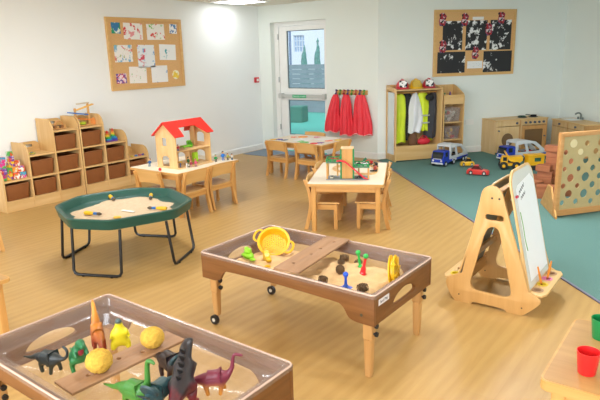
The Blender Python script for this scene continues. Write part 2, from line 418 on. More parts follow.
# added area lamp, stands in for daylight through the added rear window
ld = bpy.data.lights.new('added_daylight', 'AREA'); ld.shape = 'RECTANGLE'; ld.size = 6.1; ld.size_y = 1.2; ld.energy = 260; ld.color = (.88, .94, 1)
lo = bpy.data.objects.new('added_daylight', ld); col.objects.link(lo); lo.location = (-1.35, YBK-.2, 1.55); lo.rotation_euler = (R(-90), 0, R(180))
lo.rotation_euler = (R(90), 0, 0)
wd = bpy.data.worlds.new('world'); scene.world = wd; wd.use_nodes = True
bg = wd.node_tree.nodes['Background']; bg.inputs['Color'].default_value = lin('#DCE8F6'); bg.inputs['Strength'].default_value = 1.0
scene.view_settings.view_transform = 'Standard'; scene.view_settings.look = 'None'; scene.view_settings.gamma = 1; scene.view_settings.exposure = .35
scene.view_settings.use_curve_mapping = False
scene.cycles.use_denoising = True; scene.cycles.transparent_max_bounces = 16; scene.cycles.max_bounces = 8

# ================================================================ wall things
cork = plain('cork', '#DDB078', .9, .08, 60, bump=.3)
def sheet(name, label, cat, M, w, h, mat, group=None, t=.003):
    m = MB(); m.box(-w/2, w/2, 0, t, -h/2, h/2)
    o = m.build(name, mat, smooth=False); o.matrix_world = M; return tag(o, label, cat, group)
# left wall pinboard (local x along the wall, local y out of it)
def pinboard(label, M, w, h, name='pinboard'):
    t = thing(name, label, 'notice board'); t.matrix_world = M
    m = MB(); m.plate([(-w/2, -h/2), (w/2, -h/2), (w/2, h/2), (-w/2, h/2)], [[(-w/2+.035, -h/2+.035), (w/2-.035, -h/2+.035), (w/2-.035, h/2-.035), (-w/2+.035, h/2-.035)]], .03, 'xz', .015, .003)
    m.build('frame', wood('pine_frame', '#E2B97C', '#D6A868', 'x'), t, False)
    m = MB(); m.box(-w/2+.03, w/2-.03, .002, .016, -h/2+.03, h/2-.03); m.build('cork_panel', cork, t, False)
ML = lambda y, z, o=0, a=0: Matrix.Translation((XL+o, y, z)) @ Matrix.Rotation(R(-90), 4, 'Z') @ Matrix.Rotation(R(a), 4, 'Y')
pinboard('cork notice board with pine frame and white paintings on the left wall', ML(5.335, 1.668, .001), 1.27, .93)
arts = [
 (4.85, 2.00, .14, .14, 'green', '#E9EFE6', ['#2F9E6E', '#3B7FB0'], 'small white sheet with a green painted triangle in the board\'s top left corner', 12, .46),
 (5.122, 1.962, .31, .21, 'a', '#F3F1EE', ['#D93A42', '#E79AA0'], 'white painting with large red blots in the top row of the left board', 9, .55),
 (5.503, 1.958, .31, .21, 'b', '#F3F1EE', ['#E0403C', '#7DC25A'], 'white painting of a red and green flower, top row of the left board', 9, .57),
 (5.823, 2.004, .135, .13, 'c', '#F0F3F4', ['#2A5F9C', '#5B8CC0'], 'small dark blue print in the board\'s top right corner', 22, .53),
 (4.933, 1.676, .285, .22, 'd', '#F3F0ED', ['#E07A78', '#9FB36A', '#7CB6D6'], 'pink and green painting at the left end of the board\'s middle row', 9, .57),
 (5.304, 1.636, .29, .30, 'e', '#EAF1F7', ['#6FA8DA', '#D95568'], 'tall pale blue drawing with red centre in the middle of the board', 13, .57),
 (5.69, 1.683, .30, .215, 'f', '#F1F4F5', ['#2BA7B8'], 'white painting with one teal blot at the right end of the middle row', 6, .58),
 (4.862, 1.355, .165, .13, 'g', '#F2DDE2', ['#C92A55', '#6A4A9A'], 'small pink and crimson painting in the board\'s bottom left corner', 20, .5),
 (5.138, 1.39, .29, .22, 'h', '#F4F2EF', ['#E59A9A', '#A9CFA0'], 'faint pink and green dotted painting in the board\'s bottom row', 26, .62),
 (5.513, 1.389, .29, .23, 'i', '#F2F4F6', ['#4E97D0'], 'white painting with pale blue spots in the board\'s bottom row', 10, .62),
]
for y, z, w, h, k, base, cols, lab, sc, th in arts:
    sheet('painting', lab, 'painting', ML(y, z, .018, random.uniform(-2, 2)), w, h, blotch('art_'+k, base, cols, sc, th+.012, ord(k[0])), 'paintings on the left board', .002)
m = MB(); m.prism(circ(0, 0, .065, 20), .0, .002, 'xz'); o = m.build('painting', blotch('art_sun', '#F3EFD8', ['#EBCB3E'], 14, .45, 3), smooth=False); o.matrix_world = ML(5.81, 1.367, .018)
tag(o, 'round white paper with a yellow blot in the board\'s bottom right corner', 'painting', 'paintings on the left board')
# fire call point
t = thing('fire_call_point', 'small red fire alarm call point on the left wall near the door', 'fire alarm'); t.matrix_world = ML(7.60, 1.20, .001)
m = MB(); m.box(-.045, .045, 0, .045, -.045, .045, .006); m.build('housing', plain('alarm_red', '#C62A38', .4, .03), t)
m = MB(); m.box(-.026, .026, .045, .048, -.02, .02); m.build('glass_panel', plain('alarm_white', '#F0EDEA', .3, 0), t, False)
# right board on the angled wall
MBm = lambda s, z, o=0, a=0: Matrix.Translation(WB(s, o, z)) @ Matrix.Rotation(BROT+pi, 4, 'Z') @ Matrix.Rotation(R(a), 4, 'Y')
pinboard('cork notice board with pine frame and black sheets on the angled wall', MBm(.078, 1.70, .001), 1.39, .97)
blk = [(-.475, -.141, 2.025, 1.60, 'left end of the top row', 13), (-.085, .279, 2.031, 1.59, 'middle of the top row', 12), (.331, .704, 2.033, 1.588, 'right end of the top row', 14), (-.551, -.082, 1.575, 1.26, 'bottom left corner', 9), (.236, .746, 1.571, 1.251, 'bottom right corner', 9)]
for i, (s0, s1, z1, z0, lab, sc) in enumerate(blk):
    sheet('chalk_print', 'black paper with white prints, %s of the right board' % lab, 'painting', MBm((s0+s1)/2, (z0+z1)/2, .018), s1-s0, z1-z0, blotch('blk%d' % i, '#2E2F33', ['#E8EAEC'], sc*.8, .55 if i < 3 else .57, i*5+2), 'black sheets on the right board', .002)
sheet('paper_label', 'white caption card low in the middle of the right board', 'label', MBm(.09, 1.373, .018), .26, .11, blotch('cap1', '#F0F0F2', ['#C7C9D2'], 50, .6, 2), None, .002)
sheet('paper_label', 'thin white title strip at the top of the right board', 'label', MBm(.115, 2.06, .018), .19, .045, blotch('cap2', '#E9E9EA', ['#C7C9D2'], 60, .6, 3), None, .002)
cut = blotch('cutout', '#B8343B', ['#2E4E86', '#E9DADA', '#23262E'], 26, .53, 9)
for s, z, lab in [(-.484, 2.043, 'in the top left corner of'), (-.111, 2.039, 'between the first two black sheets on'), (.516, 2.061, 'at the top right of'), (.304, 1.894, 'between the last two black sheets on'), (-.469, 1.651, 'at the left edge halfway down'), (.089, 1.548, 'above the white caption card on')]:
    m = MB(); m.prism([(-.03, -.09), (.035, -.09), (.06, -.03), (.05, .03), (.065, .07), (.02, .10), (-.02, .095), (-.06, .06), (-.05, 0), (-.07, -.04)], 0, .002, 'xz')
    o = m.build('paper_figure', cut, smooth=False); o.matrix_world = MBm(s, z, .0205, random.uniform(-8, 8)); tag(o, 'small red and blue paper figure %s the right board' % lab, 'paper cut-out', 'paper figures on the right board')
# double socket on angled wall
t = thing('wall_socket', 'white double power socket low on the angled wall beside the coat unit', 'socket'); t.matrix_world = MBm(.05, .487, .001)
m = MB(); m.box(-.075, .075, 0, .012, -.043, .043, .004); m.build('faceplate', upvc, t)
for x in (-.024, .024): MB().box(x-.006, x+.006, .012, .016, .012, .028, .002).build('switch', white_m, t)

# coat hooks and red aprons on the back wall
t = thing('hook_rail', 'wooden rail of coloured coat hooks on the wall above the red aprons', 'coat hooks', (-4.73, YA, 1.01))
m = MB(); m.box(-.29, .29, -.018, 0, -.035, .035, .004); m.build('rail', W_BEECH('x'), t)
for i in range(8):
    c = ['#4A3B7A', '#4E9B3A', '#B03A3A', '#4A3B7A', '#4E9B3A', '#B03A3A', '#4A3B7A', '#4E9B3A'][i]
    x = -.25+i*.0715; m = MB(); m.tube(spline([(x, -.018, .03), (x, -.05, .03), (x, -.055, .0), (x, -.05, -.03), (x, -.075, -.028), (x, -.085, -.005)], 4), .009, 8)
    m.ball(.014, (x, -.055, .035)); m.build('hook', plain('hook'+c, c, .4, .03), t)

def garment(name, label, cat, M, prof, mat, depth=.05, folds=9, amp=.25, group=None, hem=None, sleeves=None, smat=None, seed=0):
    """cloth hung from one point: rings (z, half width, x centre) lofted with pleats"""
    rnd = random.Random(seed); ph = rnd.uniform(0, 6)
    t = thing(name, label, cat, group=group); t.matrix_world = M
    m = MB(); n = 56; rings = []
    zs = spline([(z, w, c) for z, w, c in prof], 5)
    zmin = prof[-1][0]; zt = prof[0][0]
    for z, w, c in zs:
        k = (zt-z)/(zt-zmin); ring = []
        for j in range(n):
            a = 2*pi*j/n
            rp = 1+amp*(.25+.75*k)*sin(folds*a+ph+1.5*k)+.08*sin(3*a+ph*2+3*k)
            ring.append((c+w*cos(a)*(1+.06*sin(folds*a+ph)), -depth*.55+depth*(.35+.65*min(1, k*2+.2))*sin(a)*rp, z+.012*k*sin(4*a+ph)))
        rings.append(ring)
    m.rings(rings); m.build('cloth', mat, t)
    if hem:
        hr = [Vector(q) for q in rings[-1]]; m = MB(); m.tube([(q.x*1.0, q.y, q.z) for q in hr], .007, 6, True); m.build('hem', hem, t)
    if sleeves:
        for path, rad in sleeves:
            m = MB(); pp = spline(path, 5); k = len(pp); m.tube(pp, [rad*(.75+.4*i/k+.08*sin(i*1.9)) for i in range(k)], 12); m.build('sleeve', smat or mat, t)
    return t
red = plain('apron_red', '#E8303F', .55, .07, 10); pink = plain('apron_hem', '#F6B4B4', .6, .05)
for i, (x, prof, lab) in enumerate([
    (-4.98, [(.98, .03, 0), (.90, .06, -.01), (.70, .09, -.04), (.52, .12, -.06), (.40, .12, -.07)], 'leftmost of the three red aprons hanging beneath the hook rail'),
    (-4.79, [(.98, .04, 0), (.88, .07, 0), (.68, .09, .0), (.5, .105, .01), (.36, .11, .01)], 'middle of the three red aprons, hanging longest under the hook rail'),
    (-4.53, [(.98, .06, 0), (.88, .09, 0), (.70, .12, .02), (.52, .145, .035), (.38, .14, .04)], 'rightmost and widest red apron under the hook rail, with pale hem')]):
    garment('red_apron', lab, 'apron', Matrix.Translation((x, YA-.03, 0)), [(a, b*1.13, c) for a, b, c in prof], red, .07, 7+i, .3, 'red aprons on the hook rail', pink, seed=i+3)

# ================================================================ tables and chairs
lam = plain('cream_laminate', '#EEDFC6', .35, .02, 4)
def make_table(name, label, loc, rz, w, dp, h, top_mat=None, edge=.024, apron=.055, leg=.045, group=None, legmat=None):
    t = thing(name, label, 'table', loc, rz, group)
    m = MB(); m.prism(rrect(-w/2, w/2, -dp/2, dp/2, .025), h-edge, h, 'xy', .003); m.build('tabletop', wood('table_edge', '#D3A462', '#C2904E', 'x'), t)
    m = MB(); m.prism(rrect(-w/2+.008, w/2-.008, -dp/2+.008, dp/2-.008, .02), h, h+.0012, 'xy'); m.build('table_surface', top_mat or lam, t, False)
    i = .035
    for sx, sy, a in ((0, -1, 'x'), (0, 1, 'x'), (-1, 0, 'y'), (1, 0, 'y')):
        m = MB()
        if a == 'x': m.box(-w/2+i+leg, w/2-i-leg, sy*(dp/2-i)-.01-.01*sy, sy*(dp/2-i)+.01-.01*sy, h-edge-apron, h-edge, .002)
        else: m.box(sx*(w/2-i)-.01-.01*sx, sx*(w/2-i)+.01-.01*sx, -dp/2+i+leg, dp/2-i-leg, h-edge-apron, h-edge, .002)
        m.build('apron', W_BEECH(a), t)
    for sx in (-1, 1):
        for sy in (-1, 1):
            cx, cy = sx*(w/2-i-leg/2), sy*(dp/2-i-leg/2); m = MB()
            m.rings([[(cx+a*q, cy+b*q, z) for a, b in rrect(-1, 1, -1, 1, .25, 3)] for z, q in ((0, leg*.42), (.01, leg*.46), (h-edge, leg/2))])
            m.build('leg', legmat or W_BEECH('z'), t)
    return t
T_MID = make_table('play_table', 'small beech table under the toy garage and wooden train track', (-2.925, 4.745, 0), R(26.4), .70, 1.08, .46)
T_BACK = make_table('play_table', 'small beech table near the glass door, strewn with coloured paper shapes', (-4.625, 6.40, 0), R(357.5), .99, .70, .46)
T_DOLL = make_table('play_table', 'small beech table carrying the red-roofed dolls house', (-4.745, 4.25, 0), R(.5), .76, .93, .472, lam)
T_CUP = make_table('side_table', 'low pale wooden table at the lower right holding the red and green cups', (.03, 2.225, 0), 0, .90, .58, .47, wood('pale_top', '#BC925A', '#AC824A', 'x'), .04, .05, .05)
T_LEFT = make_table('side_table', 'low pale wooden table cut off by the left edge of the photo', (-3.405, 1.10, 0), R(3), .80, .56, .47, wood('pale_top', '#BC925A', '#AC824A', 'x'), .02, .05, .045)

def make_chair(label, loc, rz, cut=False, mat=None):
    t = thing('childs_chair', label, 'chair', loc, rz, 'beech childrens chairs at the low tables')
    bm_, pm = W_BEECH('z'), wood('chair_ply', '#E0B474', '#D2A25F', 'x')
    for s in (-1, 1):
        m = MB(); prof = spline([(-.185, 0), (-.155, .12), (-.135, .25), (-.15, .37), (-.185, .475)], 4)
        poly = [(y, z) for y, z in prof]+[(y+.036-.008*(z/.475), z) for y, z in reversed(prof)]
        m.prism(poly, s*.165-.014, s*.165+.014, 'yz', .005); m.build('rear_leg', bm_, t)
        m = MB(); m.box(s*.152-.016, s*.152+.016, .095, .130, 0, .245, .006); m.build('front_leg', bm_, t)
        m = MB(); m.box(s*.152-.01, s*.152+.01, -.115, .10, .19, .24, .004); m.build('side_rail', W_BEECH('y'), t)
    m = MB(); m.box(-.136, .136, .103, .122, .20, .243, .003); m.build('front_rail', W_BEECH('x'), t)
    m = MB(); m.box(-.151, .151, -.13, -.112, .20, .243, .003); m.build('rear_rail', W_BEECH('x'), t)
    m = MB(); n = 12; rr = []
    for i in range(n+1):
        x = -.172+.344*i/n; dz = -.008*cos(pi*(x/.172)/2)
        rr.append([(x, -.125, .250+dz), (x, .14, .250+dz), (x, .15, .256+dz), (x, .14, .263+dz), (x, -.125, .263+dz)])
    m.rings(rr); m.build('seat', pm, t)
    # curved backrest, wrapped round the front of the posts
    m = MB(); rr = []
    for i in range(n+1):
        x = -.178+.356*i/n; b = -.012*cos(pi*(x/.178)/2)
        y0, y1 = -.128+b, -.160+b
        z0, z1 = (.355+.006*cos(pi*x/.178), .485+.008*cos(pi*(x/.178)/2))
        rr.append([(x, y0, z0), (x, y0+.012, z0), (x, y1+.012, z1), (x, y1, z1)])
    m.rings(rr); m.build('backrest', pm, t)
    return t
chA = make_chair('leftmost beech chair at the dolls house table, its back to the green tray', (-4.74, 3.86, 0), R(6))
def chair(label, loc, rz): return dup(chA, loc, rz, label)
# chairs tucked against the dolls house table (facing -x)
chair('beech chair at the near right corner of the dolls house table, beside the green tray', (-4.455, 3.985, 0), R(92))
chair('beech chair at the right end of the dolls house table, under the small figures', (-4.485, 4.405, 0), R(88))
# middle table
mtm = Matrix.Translation((-2.925, 4.745, 0)) @ Matrix.Rotation(R(26.4), 4, 'Z')
for lx, ly, a, lab in [(-.212, -.262, -63.6, 'near beech chair tucked into the left side of the toy garage table'), (-.215, .30, -64.6, 'far beech chair tucked into the left side of the toy garage table'), (.222, -.215, 116.4, 'near beech chair tucked into the right side of the toy garage table'), (.215, .30, 117, 'far beech chair tucked into the right side of the toy garage table')]:
    v = mtm @ Vector((lx, ly, 0)); chair(lab, (v.x, v.y, 0), R(a))
# back table, backs to the camera
chair('left beech chair with its back to the camera at the table near the door', (-4.81, 6.08, 0), R(-3))
chair('right beech chair with its back to the camera at the table near the door', (-4.33, 6.085, 0), R(-2))
chair('beech chair on the far side of the table near the door, mostly hidden', (-4.86, 6.74, 0), R(178))
chair('beech chair at the right end of the table near the door', (-4.20, 6.38, 0), R(88))
chair('beech chair seen only by its leg at the left edge of the photo', (-5.13, 2.10, 0), R(90))

# ================================================================ storage units along the left wall
wick = wicker_mat()
LV = [.12, .345, .588, .825]; PW = .327; UX0, UX1 = -6.545, -6.205
def storage(label, y0, heights):
    t = thing('storage_unit', label, 'shelf unit', (-6.375, y0, 0), 0, 'stepped basket shelf units on the left wall')
    dx = .17; th = .018; L = PW*3
    hs = [heights[0]]+[max(heights[i], heights[i+1]) for i in (0, 1)]+[heights[2]]
    for i, h in enumerate(hs):
        top = LV[h]+.135; front = LV[h]+.012
        poly = [(-dx, 0), (dx, 0), (dx, front)]+[(dx-.11+.11*cos(R(a)), front+(top-front)*sin(R(a))) for a in range(15, 91, 15)]+[(-dx, top)]
        x = min(max(i*PW, th/2), L-th/2); m = MB(); m.prism([(a, b) for a, b in poly], x-th/2, x+th/2, 'xz', .003)
        m.build('side_panel', W_PLY('z'), t)
    for c, h in enumerate(heights):
        a, b = c*PW+th/2+(th/2 if c == 0 else 0), (c+1)*PW-th/2-(th/2 if c == 2 else 0)
        for k in range(h+1):
            m = MB(); m.box(-dx+.01, dx-.002, a, b, LV[k]-th, LV[k], .002); m.build('shelf', W_PLY('y'), t)
        m = MB(); m.box(-dx+.002, -dx+.009, a, b, LV[0], LV[h]); m.build('back_panel', W_PLY('y'), t, False)
        # arched gallery rail with a slot at the back of the top shelf
        w = b-a; z = LV[h]
        out = [(a, z), (b, z), (b, z+.06)]+[(b-.07+.07*cos(R(q)), z+.06+.055*sin(R(q))) for q in range(20, 91, 14)]+[(a+.07+.07*cos(R(q)), z+.06+.055*sin(R(q))) for q in range(90, 170, 14)]+[(a, z+.06)]
        m = MB(); m.plate(out, [rrect(a+w*.28, a+w*.72, z+.05, z+.085, .016)], .012, 'yz', -dx+.012); m.build('gallery_rail', W_PLY('y'), t)
    m = MB(); m.box(dx-.022, dx-.006, .02, L-.02, 0, LV[0]-th, .002); m.build('plinth', W_PLY('y'), t)
    return t
storage('pale wooden shelf unit rising in three steps, at the left end of the left wall', 2.945, (1, 2, 3))
storage('pale wooden shelf unit falling in three steps, nearer the dolls house', 2.945+PW*3+.012, (3, 2, 1))
bk = thing('wicker_basket', '', 'basket', (0, 0, 0), 0, 'brown wicker baskets in the shelf units')
m = MB(); rr = []
for z, s, r_ in ((0, .88, .02), (.01, .93, .025), (.165, 1, .02)):
    rr.append([(x, y, z) for x, y in rrect(-.15*s, .15*s, -.138*s, .138*s, r_, 4)])
for z, s in ((.165, .93), (.02, .87)):
    rr.append([(x, y, z) for x, y in rrect(-.15*s, .15*s, -.138*s, .138*s, .02, 4)])
m.rings(rr); m.build('basket_body', wick, bk)
m = MB(); m.tube([(x, y, .168) for x, y in rrect(-.146, .146, -.134, .134, .02, 4)], .008, 8, True); m.build('woven_rim', wick, bk)
first = True; colname = ['leftmost', 'second', 'third', 'fourth', 'fifth', 'sixth']
for c, h in enumerate([1, 2, 3, 3, 2, 1]):
    for k in range(h):
        y = 2.945+PW*(c+.5)+(.012 if c > 2 else 0)
        row = ['bottom', 'middle', 'top'][k] if h == 3 else (['bottom', 'upper'][k] if h == 2 else 'only')
        lab = 'brown wicker basket in the %s bay of the %s column of the shelf units' % (row, colname[c])
        loc = (-6.375, y+random.uniform(-.006, .006), LV[k]+.001)
        if first: bk.location = loc; bk['label'] = lab; first = False
        else: dup(bk, loc, R(random.uniform(-1.5, 1.5)), lab)

# toys on the shelves
pal = ['#D8348A', '#F0C52E', '#E05A2A', '#4AA3C8', '#7C4AA0', '#58B05A', '#EE9E2E', '#D33A4A']
def cube(label, loc, s, rz, i):
    m = MB(); m.box(-s/2, s/2, -s/2, s/2, 0, s, .004)
    o = m.build('picture_block', blotch('blockpaint%d' % (i % 8), pal[i % 8], [pal[(i+3) % 8], pal[(i+5) % 8], '#F4EFE4'], 18, .54, i % 8), loc=loc, rz=rz)
    return tag(o, label, 'toy block', 'picture blocks stacked on the leftmost shelf')
n = 0; zb = LV[1]+.001
for row, (zz, ys, s) in enumerate([(0, [2.99, 3.065, 3.14, 3.215], .07), (.071, [3.0, 3.07, 3.145, 3.205], .066), (.138, [3.01, 3.10, 3.165], .062), (.201, [3.02, 3.11], .058), (.260, [3.11], .052)]):
    for j, y in enumerate(ys):
        cube('printed toy block, %s from left in %s row of the leftmost shelf pile' % (['first', 'second', 'third', 'fourth'][j], ['bottom', 'second', 'third', 'fourth', 'topmost'][row]), (-6.30+random.uniform(-.02, .02), y, zb+zz), s, random.uniform(-.25, .25), n); n += 1
for j, y in enumerate([3.0, 3.08, 3.16]):
    cube('printed toy block, %s from left in row behind the shelf pile' % ['first', 'second', 'third'][j], (-6.44, y, zb), .075, random.uniform(-.2, .2), n); n += 1
# small vehicle, on second shelf
def small_car(name, label, loc, rz, L, c, cab='#2B3038', z=0, group=None, cat='toy car', zs=1):
    t = thing(name, label, cat, loc, rz, group); t.scale = (1, 1, zs); w = L*.46; h = L*.34
    m = MB(); rr = []
    for x, wz, zt in [(-.5, .8, .42), (-.46, .95, .52), (-.3, 1, .56), (.1, 1, .55), (.38, .96, .48), (.47, .86, .40), (.5, .7, .32)]:
        rr.append([(x*L, a*w/2*wz, .14*h+b*(zt*h*1.15-.14*h)) for a, b in ((-1, 0), (-1, .7), (-.8, 1), (.8, 1), (1, .7), (1, 0))])
    m.rings(rr); m.build('body', plain('paint'+c, c, .3, .03), t)
    m = MB(); rr = []
    for x, zt, ww in [(-.34, .56, .80), (-.2, .98, .66), (.02, 1.0, .66), (.22, .56, .80)]:
        rr.append([(x*L, a*w/2*ww, h*b) for a, b in ((-1, .5), (-.98, zt-.02), (-.8, zt), (.8, zt), (.98, zt-.02), (1, .5))])
    m.rings(rr); m.build('cabin', plain('cabin'+cab, cab, .2, .03), t)
    m = MB(); m.box(-.19*L, .02*L, -w*.32, w*.32, h*.96, h*1.04, .004); m.build('roof', plain('paint'+c, c, .3, .03), t)
    for sx in (-.3, .3):
        for sy in (-1, 1):
            m = MB(); m.cyl(h*.26, (sx*L, sy*w*.42, h*.26), (sx*L, sy*w*.53, h*.26), 14); wh = m.build('wheel', plain('tyre', '#26272A', .6, .05), t)
            m = MB(); m.cyl(h*.13, (sx*L, sy*w*.52, h*.26), (sx*L, sy*w*.545, h*.26), 10); m.build('hub_cap', plain('hub', '#D8D4CC', .4, .02), wh)
    return t
small_car('toy_car', 'tiny blue and yellow toy car on the second shelf from the left', (-6.30, 3.37, LV[2]+.001), R(80), .07, '#C9C84A', '#3F6C9A')
# wooden vehicle with rings on third column
t = thing('wooden_toy', 'brown wooden threading toy with beads on the third shelf column', 'toy', (-6.33, 3.75, LV[3]+.001), R(90))
m = MB(); m.box(-.08, .08, -.03, .03, .0, .022, .006); m.build('base', W_OAK('x'), t)
for i in range(5):
    m = MB(); m.cyl(.017, (-.06+.03*i, -.034, .03), (-.06+.03*i, .034, .03), 12); m.build('bead', plain('bead%d' % (i % 3), ['#8A5A2C', '#C79A5C', '#5C4022'][i % 3], .5, .08), t)
m = MB(); m.tube(spline([(-.05, 0, .04), (-.02, 0, .09), (.03, 0, .085), (.06, 0, .04)], 5), .008); m.build('handle', W_OAK('x'), t)
o = MB().ball(.022, (-6.31, 3.635, LV[3]+.022)).build('toy_ball', plain('ball_blue', '#4577B8', .4)); tag(o, 'small blue ball beside the brown wooden threading toy', 'ball')
# marble run
t = thing('marble_run', 'wooden ball run with blue and orange slopes on top of the shelves', 'toy', (-6.34, 4.085, LV[3]+.001), R(90))
for x in (-.095, .085):
    m = MB(); m.box(x-.011, x+.011, -.012, .012, 0, .22 if x < 0 else .27, .003); m.build('upright', W_BEECH('z'), t)
m = MB(); m.box(-.12, .12, -.035, .035, 0, .014, .004); m.build('base', W_BEECH('x'), t)
for i, (x0, z0, x1, z1, c) in enumerate([(-.19, .17, .07, .125, '#2F6FC0'), (-.07, .19, .16, .245, '#EBB95A'), (-.08, .09, .10, .06, '#E98A3A'), (-.06, .26, .1, .268, '#C9BCA6')]):
    dv = Vector((x1-x0, 0, z1-z0)); L = dv.length
    Mx = Matrix.Translation((x0, 0, z0)) @ Matrix.Rotation(-math.atan2(z1-z0, x1-x0), 4, 'Y')
    m = MB(); m.prism([(-.018, 0), (.018, 0), (.018, .014), (.012, .014), (.012, .005), (-.012, .005), (-.012, .014), (-.018, .014)], 0, L, 'yz', 0, Mx); m.build('slope', plain('slope'+c, c, .35, .03), t)
m = MB(); m.lathe([(.03, .015), (.042, .022), (.042, .045), (.036, .05)], 16, Matrix.Translation((-.01, 0, 0))); m.build('tray_cup', plain('lime', '#BCD235', .4), t)
o = MB().prism([(-.04, 0), (.04, 0), (.045, .05), (.02, .085), (-.02, .07)], -.02, .02, 'xz', .006).build('toy_arch', plain('orange_toy', '#E9974E', .45, .05), loc=(-6.36, 4.222, LV[3]+.001), rz=R(90))
tag(o, 'orange arched toy behind the ball run on the fourth column', 'toy')
# rainbow stackers
t = thing('stacking_toy', 'rainbow stacking toy with two pointed cones on the fifth column', 'toy', (-6.33, 4.435, LV[2]+.001), R(90))
m = MB(); m.box(-.085, .085, -.045, .045, 0, .018, .004); m.build('base', plain('st_purple', '#6A3FA0', .4), t)
rb = ['#3558B8', '#2F9BC6', '#4CB04A', '#F1D03A', '#F09A35', '#DE3D3A']
for k, (x, hh) in enumerate(((-.042, 5), (.042, 6))):
    for i in range(hh):
        r_ = .042-.0062*i; c = rb[i+(6-hh)]
        m = MB()
        if i < 2: m.box(x-r_, x+r_, -r_, r_, .018+i*.022, .039+i*.022, .004)
        else: m.lathe([(r_*.9, .0), (r_, .004), (r_, .016), (r_*.9, .021)], 16, Matrix.Translation((x, 0, .018+i*.022)))
        m.build('ring', plain('st'+c, c, .4, .03), t)
    m = MB(); m.ball(.009, (x, 0, .018+hh*.022+.004)); m.build('peg_top', plain('st'+rb[-1], rb[-1], .4, .03), t)
# crumbs of toys on last column
for i, (y, c, lab) in enumerate([(4.70, '#D9C05A', 'yellow'), (4.77, '#5C7FB8', 'blue'), (4.83, '#B85A7A', 'pink'), (4.88, '#6A5AA8', 'purple')]):
    o = MB().box(-.02, .02, -.014, .014, 0, .02, .005).build('toy_piece', plain('piece'+c, c, .5), loc=(-6.28, y, LV[1]+.001), rz=i*.7)
    tag(o, 'tiny %s toy piece on the lowest shelf beside the dolls house' % lab, 'toy', 'small pieces on the lowest shelf')

# ================================================================ green tray on stand
t = thing('messy_play_tray', 'large green eight-sided plastic tray on a black tubular stand', 'play tray', (-3.915, 2.81, 0), R(24.5))
green = plain('tray_green', '#174A40', .38, .05, 4)
def octo(r, z, n=8):
    vs = [(r*cos(R(q)), r*sin(R(q)), z) for k in range(4) for q in (90*k-18, 90*k+18)]; out = []
    for i in range(8):      # rounded corners
        a, b, c = Vector(vs[i-1]), Vector(vs[i]), Vector(vs[(i+1) % 8])
        p0, p1 = b+(a-b)*.16, b+(c-b)*.16
        for k in range(4):
            q = k/3; out.append(tuple((1-q)**2*p0+2*q*(1-q)*b+q*q*p1))
    return out
m = MB(); m.rings([octo(.48, .378), octo(.545, .382), octo(.562, .445), octo(.565, .455), octo(.557, .461), octo(.535, .461), octo(.526, .455), octo(.495, .402), octo(.48, .396), octo(.02, .396)]); m.build('tray', green, t)
blkm = plain('black_tube', '#1B1D20', .35, .05)
for k in range(4):
    a = R(90*k-90); c_, s_ = cos(a), sin(a)
    hw = .20; o_ = .475
    base = [(-hw, .02, .372), (-hw, .0, .2), (-hw, -.02, .045), (-hw+.012, -.022, .022), (-hw+.04, -.022, .012), (0, -.022, .012), (hw-.04, -.022, .012), (hw-.012, -.022, .022), (hw, -.02, .045), (hw, 0, .2), (hw, .02, .372)]
    pts = [(x*-s_+(o_-y)*c_, x*c_+(o_-y)*s_, z) for x, y, z in base]
    m = MB(); m.tube(pts, .0115, 10); lf = m.build('leg_frame', blkm, t)
    for x in (-.12, .12):
        m = MB(); px, py = x*-s_+(o_+.022)*c_, x*c_+(o_+.022)*s_; m.cyl(.014, (px, py, 0), (px, py, .012), 10); m.build('rubber_foot', plain('rubber', '#101113', .8), lf)
# sand in the green tray, an uneven heap
def heap(name, label, loc, outline, h, mat, res=.014, seed=0, base=None):
    xs = [q[0] for q in outline]; ys = [q[1] for q in outline]
    from mathutils import noise
    def edge(x, y):   # signed-ish distance by sampling polygon
        ins = False; dmin = 9
        for i in range(len(outline)):
            x1, y1 = outline[i]; x2, y2 = outline[(i+1) % len(outline)]
            if (y1 > y) != (y2 > y) and x < (x2-x1)*(y-y1)/(y2-y1)+x1: ins = not ins
            dx, dy = x2-x1, y2-y1; q = max(0, min(1, ((x-x1)*dx+(y-y1)*dy)/(dx*dx+dy*dy+1e-9)))
            dmin = min(dmin, math.hypot(x-x1-q*dx, y-y1-q*dy))
        return dmin if ins else -dmin
    b = bmesh.new(); nx = int((max(xs)-min(xs))/res)+1; ny = int((max(ys)-min(ys))/res)+1; g = {}
    for i in range(nx+1):
        for j in range(ny+1):
            x, y = min(xs)+i*res, min(ys)+j*res; d_ = edge(x, y)
            if d_ < -res: continue
            q = max(0, min(1, d_/.05)); z = h*(q*q*(3-2*q))*(.75+.5*noise.noise(Vector((x*5+seed, y*5, 0))))+.35*h*q*noise.noise(Vector((x*17, y*17+seed, 3)))
            if d_ < 0: z = -.002
            g[i, j] = b.verts.new((x, y, z))
    for i in range(nx):
        for j in range(ny):
            k = [(i, j), (i+1, j), (i+1, j+1), (i, j+1)]
            if all(q in g for q in k): b.faces.new([g[q] for q in k])
    me = bpy.data.meshes.new(name); b.to_mesh(me); b.free(); me.materials.append(mat)
    for p_ in me.polygons: p_.use_smooth = True
    o = bpy.data.objects.new(name, me); col.objects.link(o); o.location = loc
    return tag(o, label, 'sand', kind='stuff')
sandm = plain('sand_pale', '#CDB596', .95, .09, 40, bump=.5, bscale=500)
sand2 = plain('sand_warm', '#D8B382', .95, .10, 25, bump=.5, bscale=500)
ol = []
for i in range(40):
    a = 2*pi*i/40; r_ = .405+.03*sin(3*a+1)+.025*sin(7*a)+.015*sin(11*a+2)
    ol.append((r_*cos(a)*1.0, r_*sin(a)*.98))
heap('sand_layer', 'thin pale sand spread over the bottom of the green tray', (-3.915, 2.81, .3965), ol, .012, sandm, .02, 2)
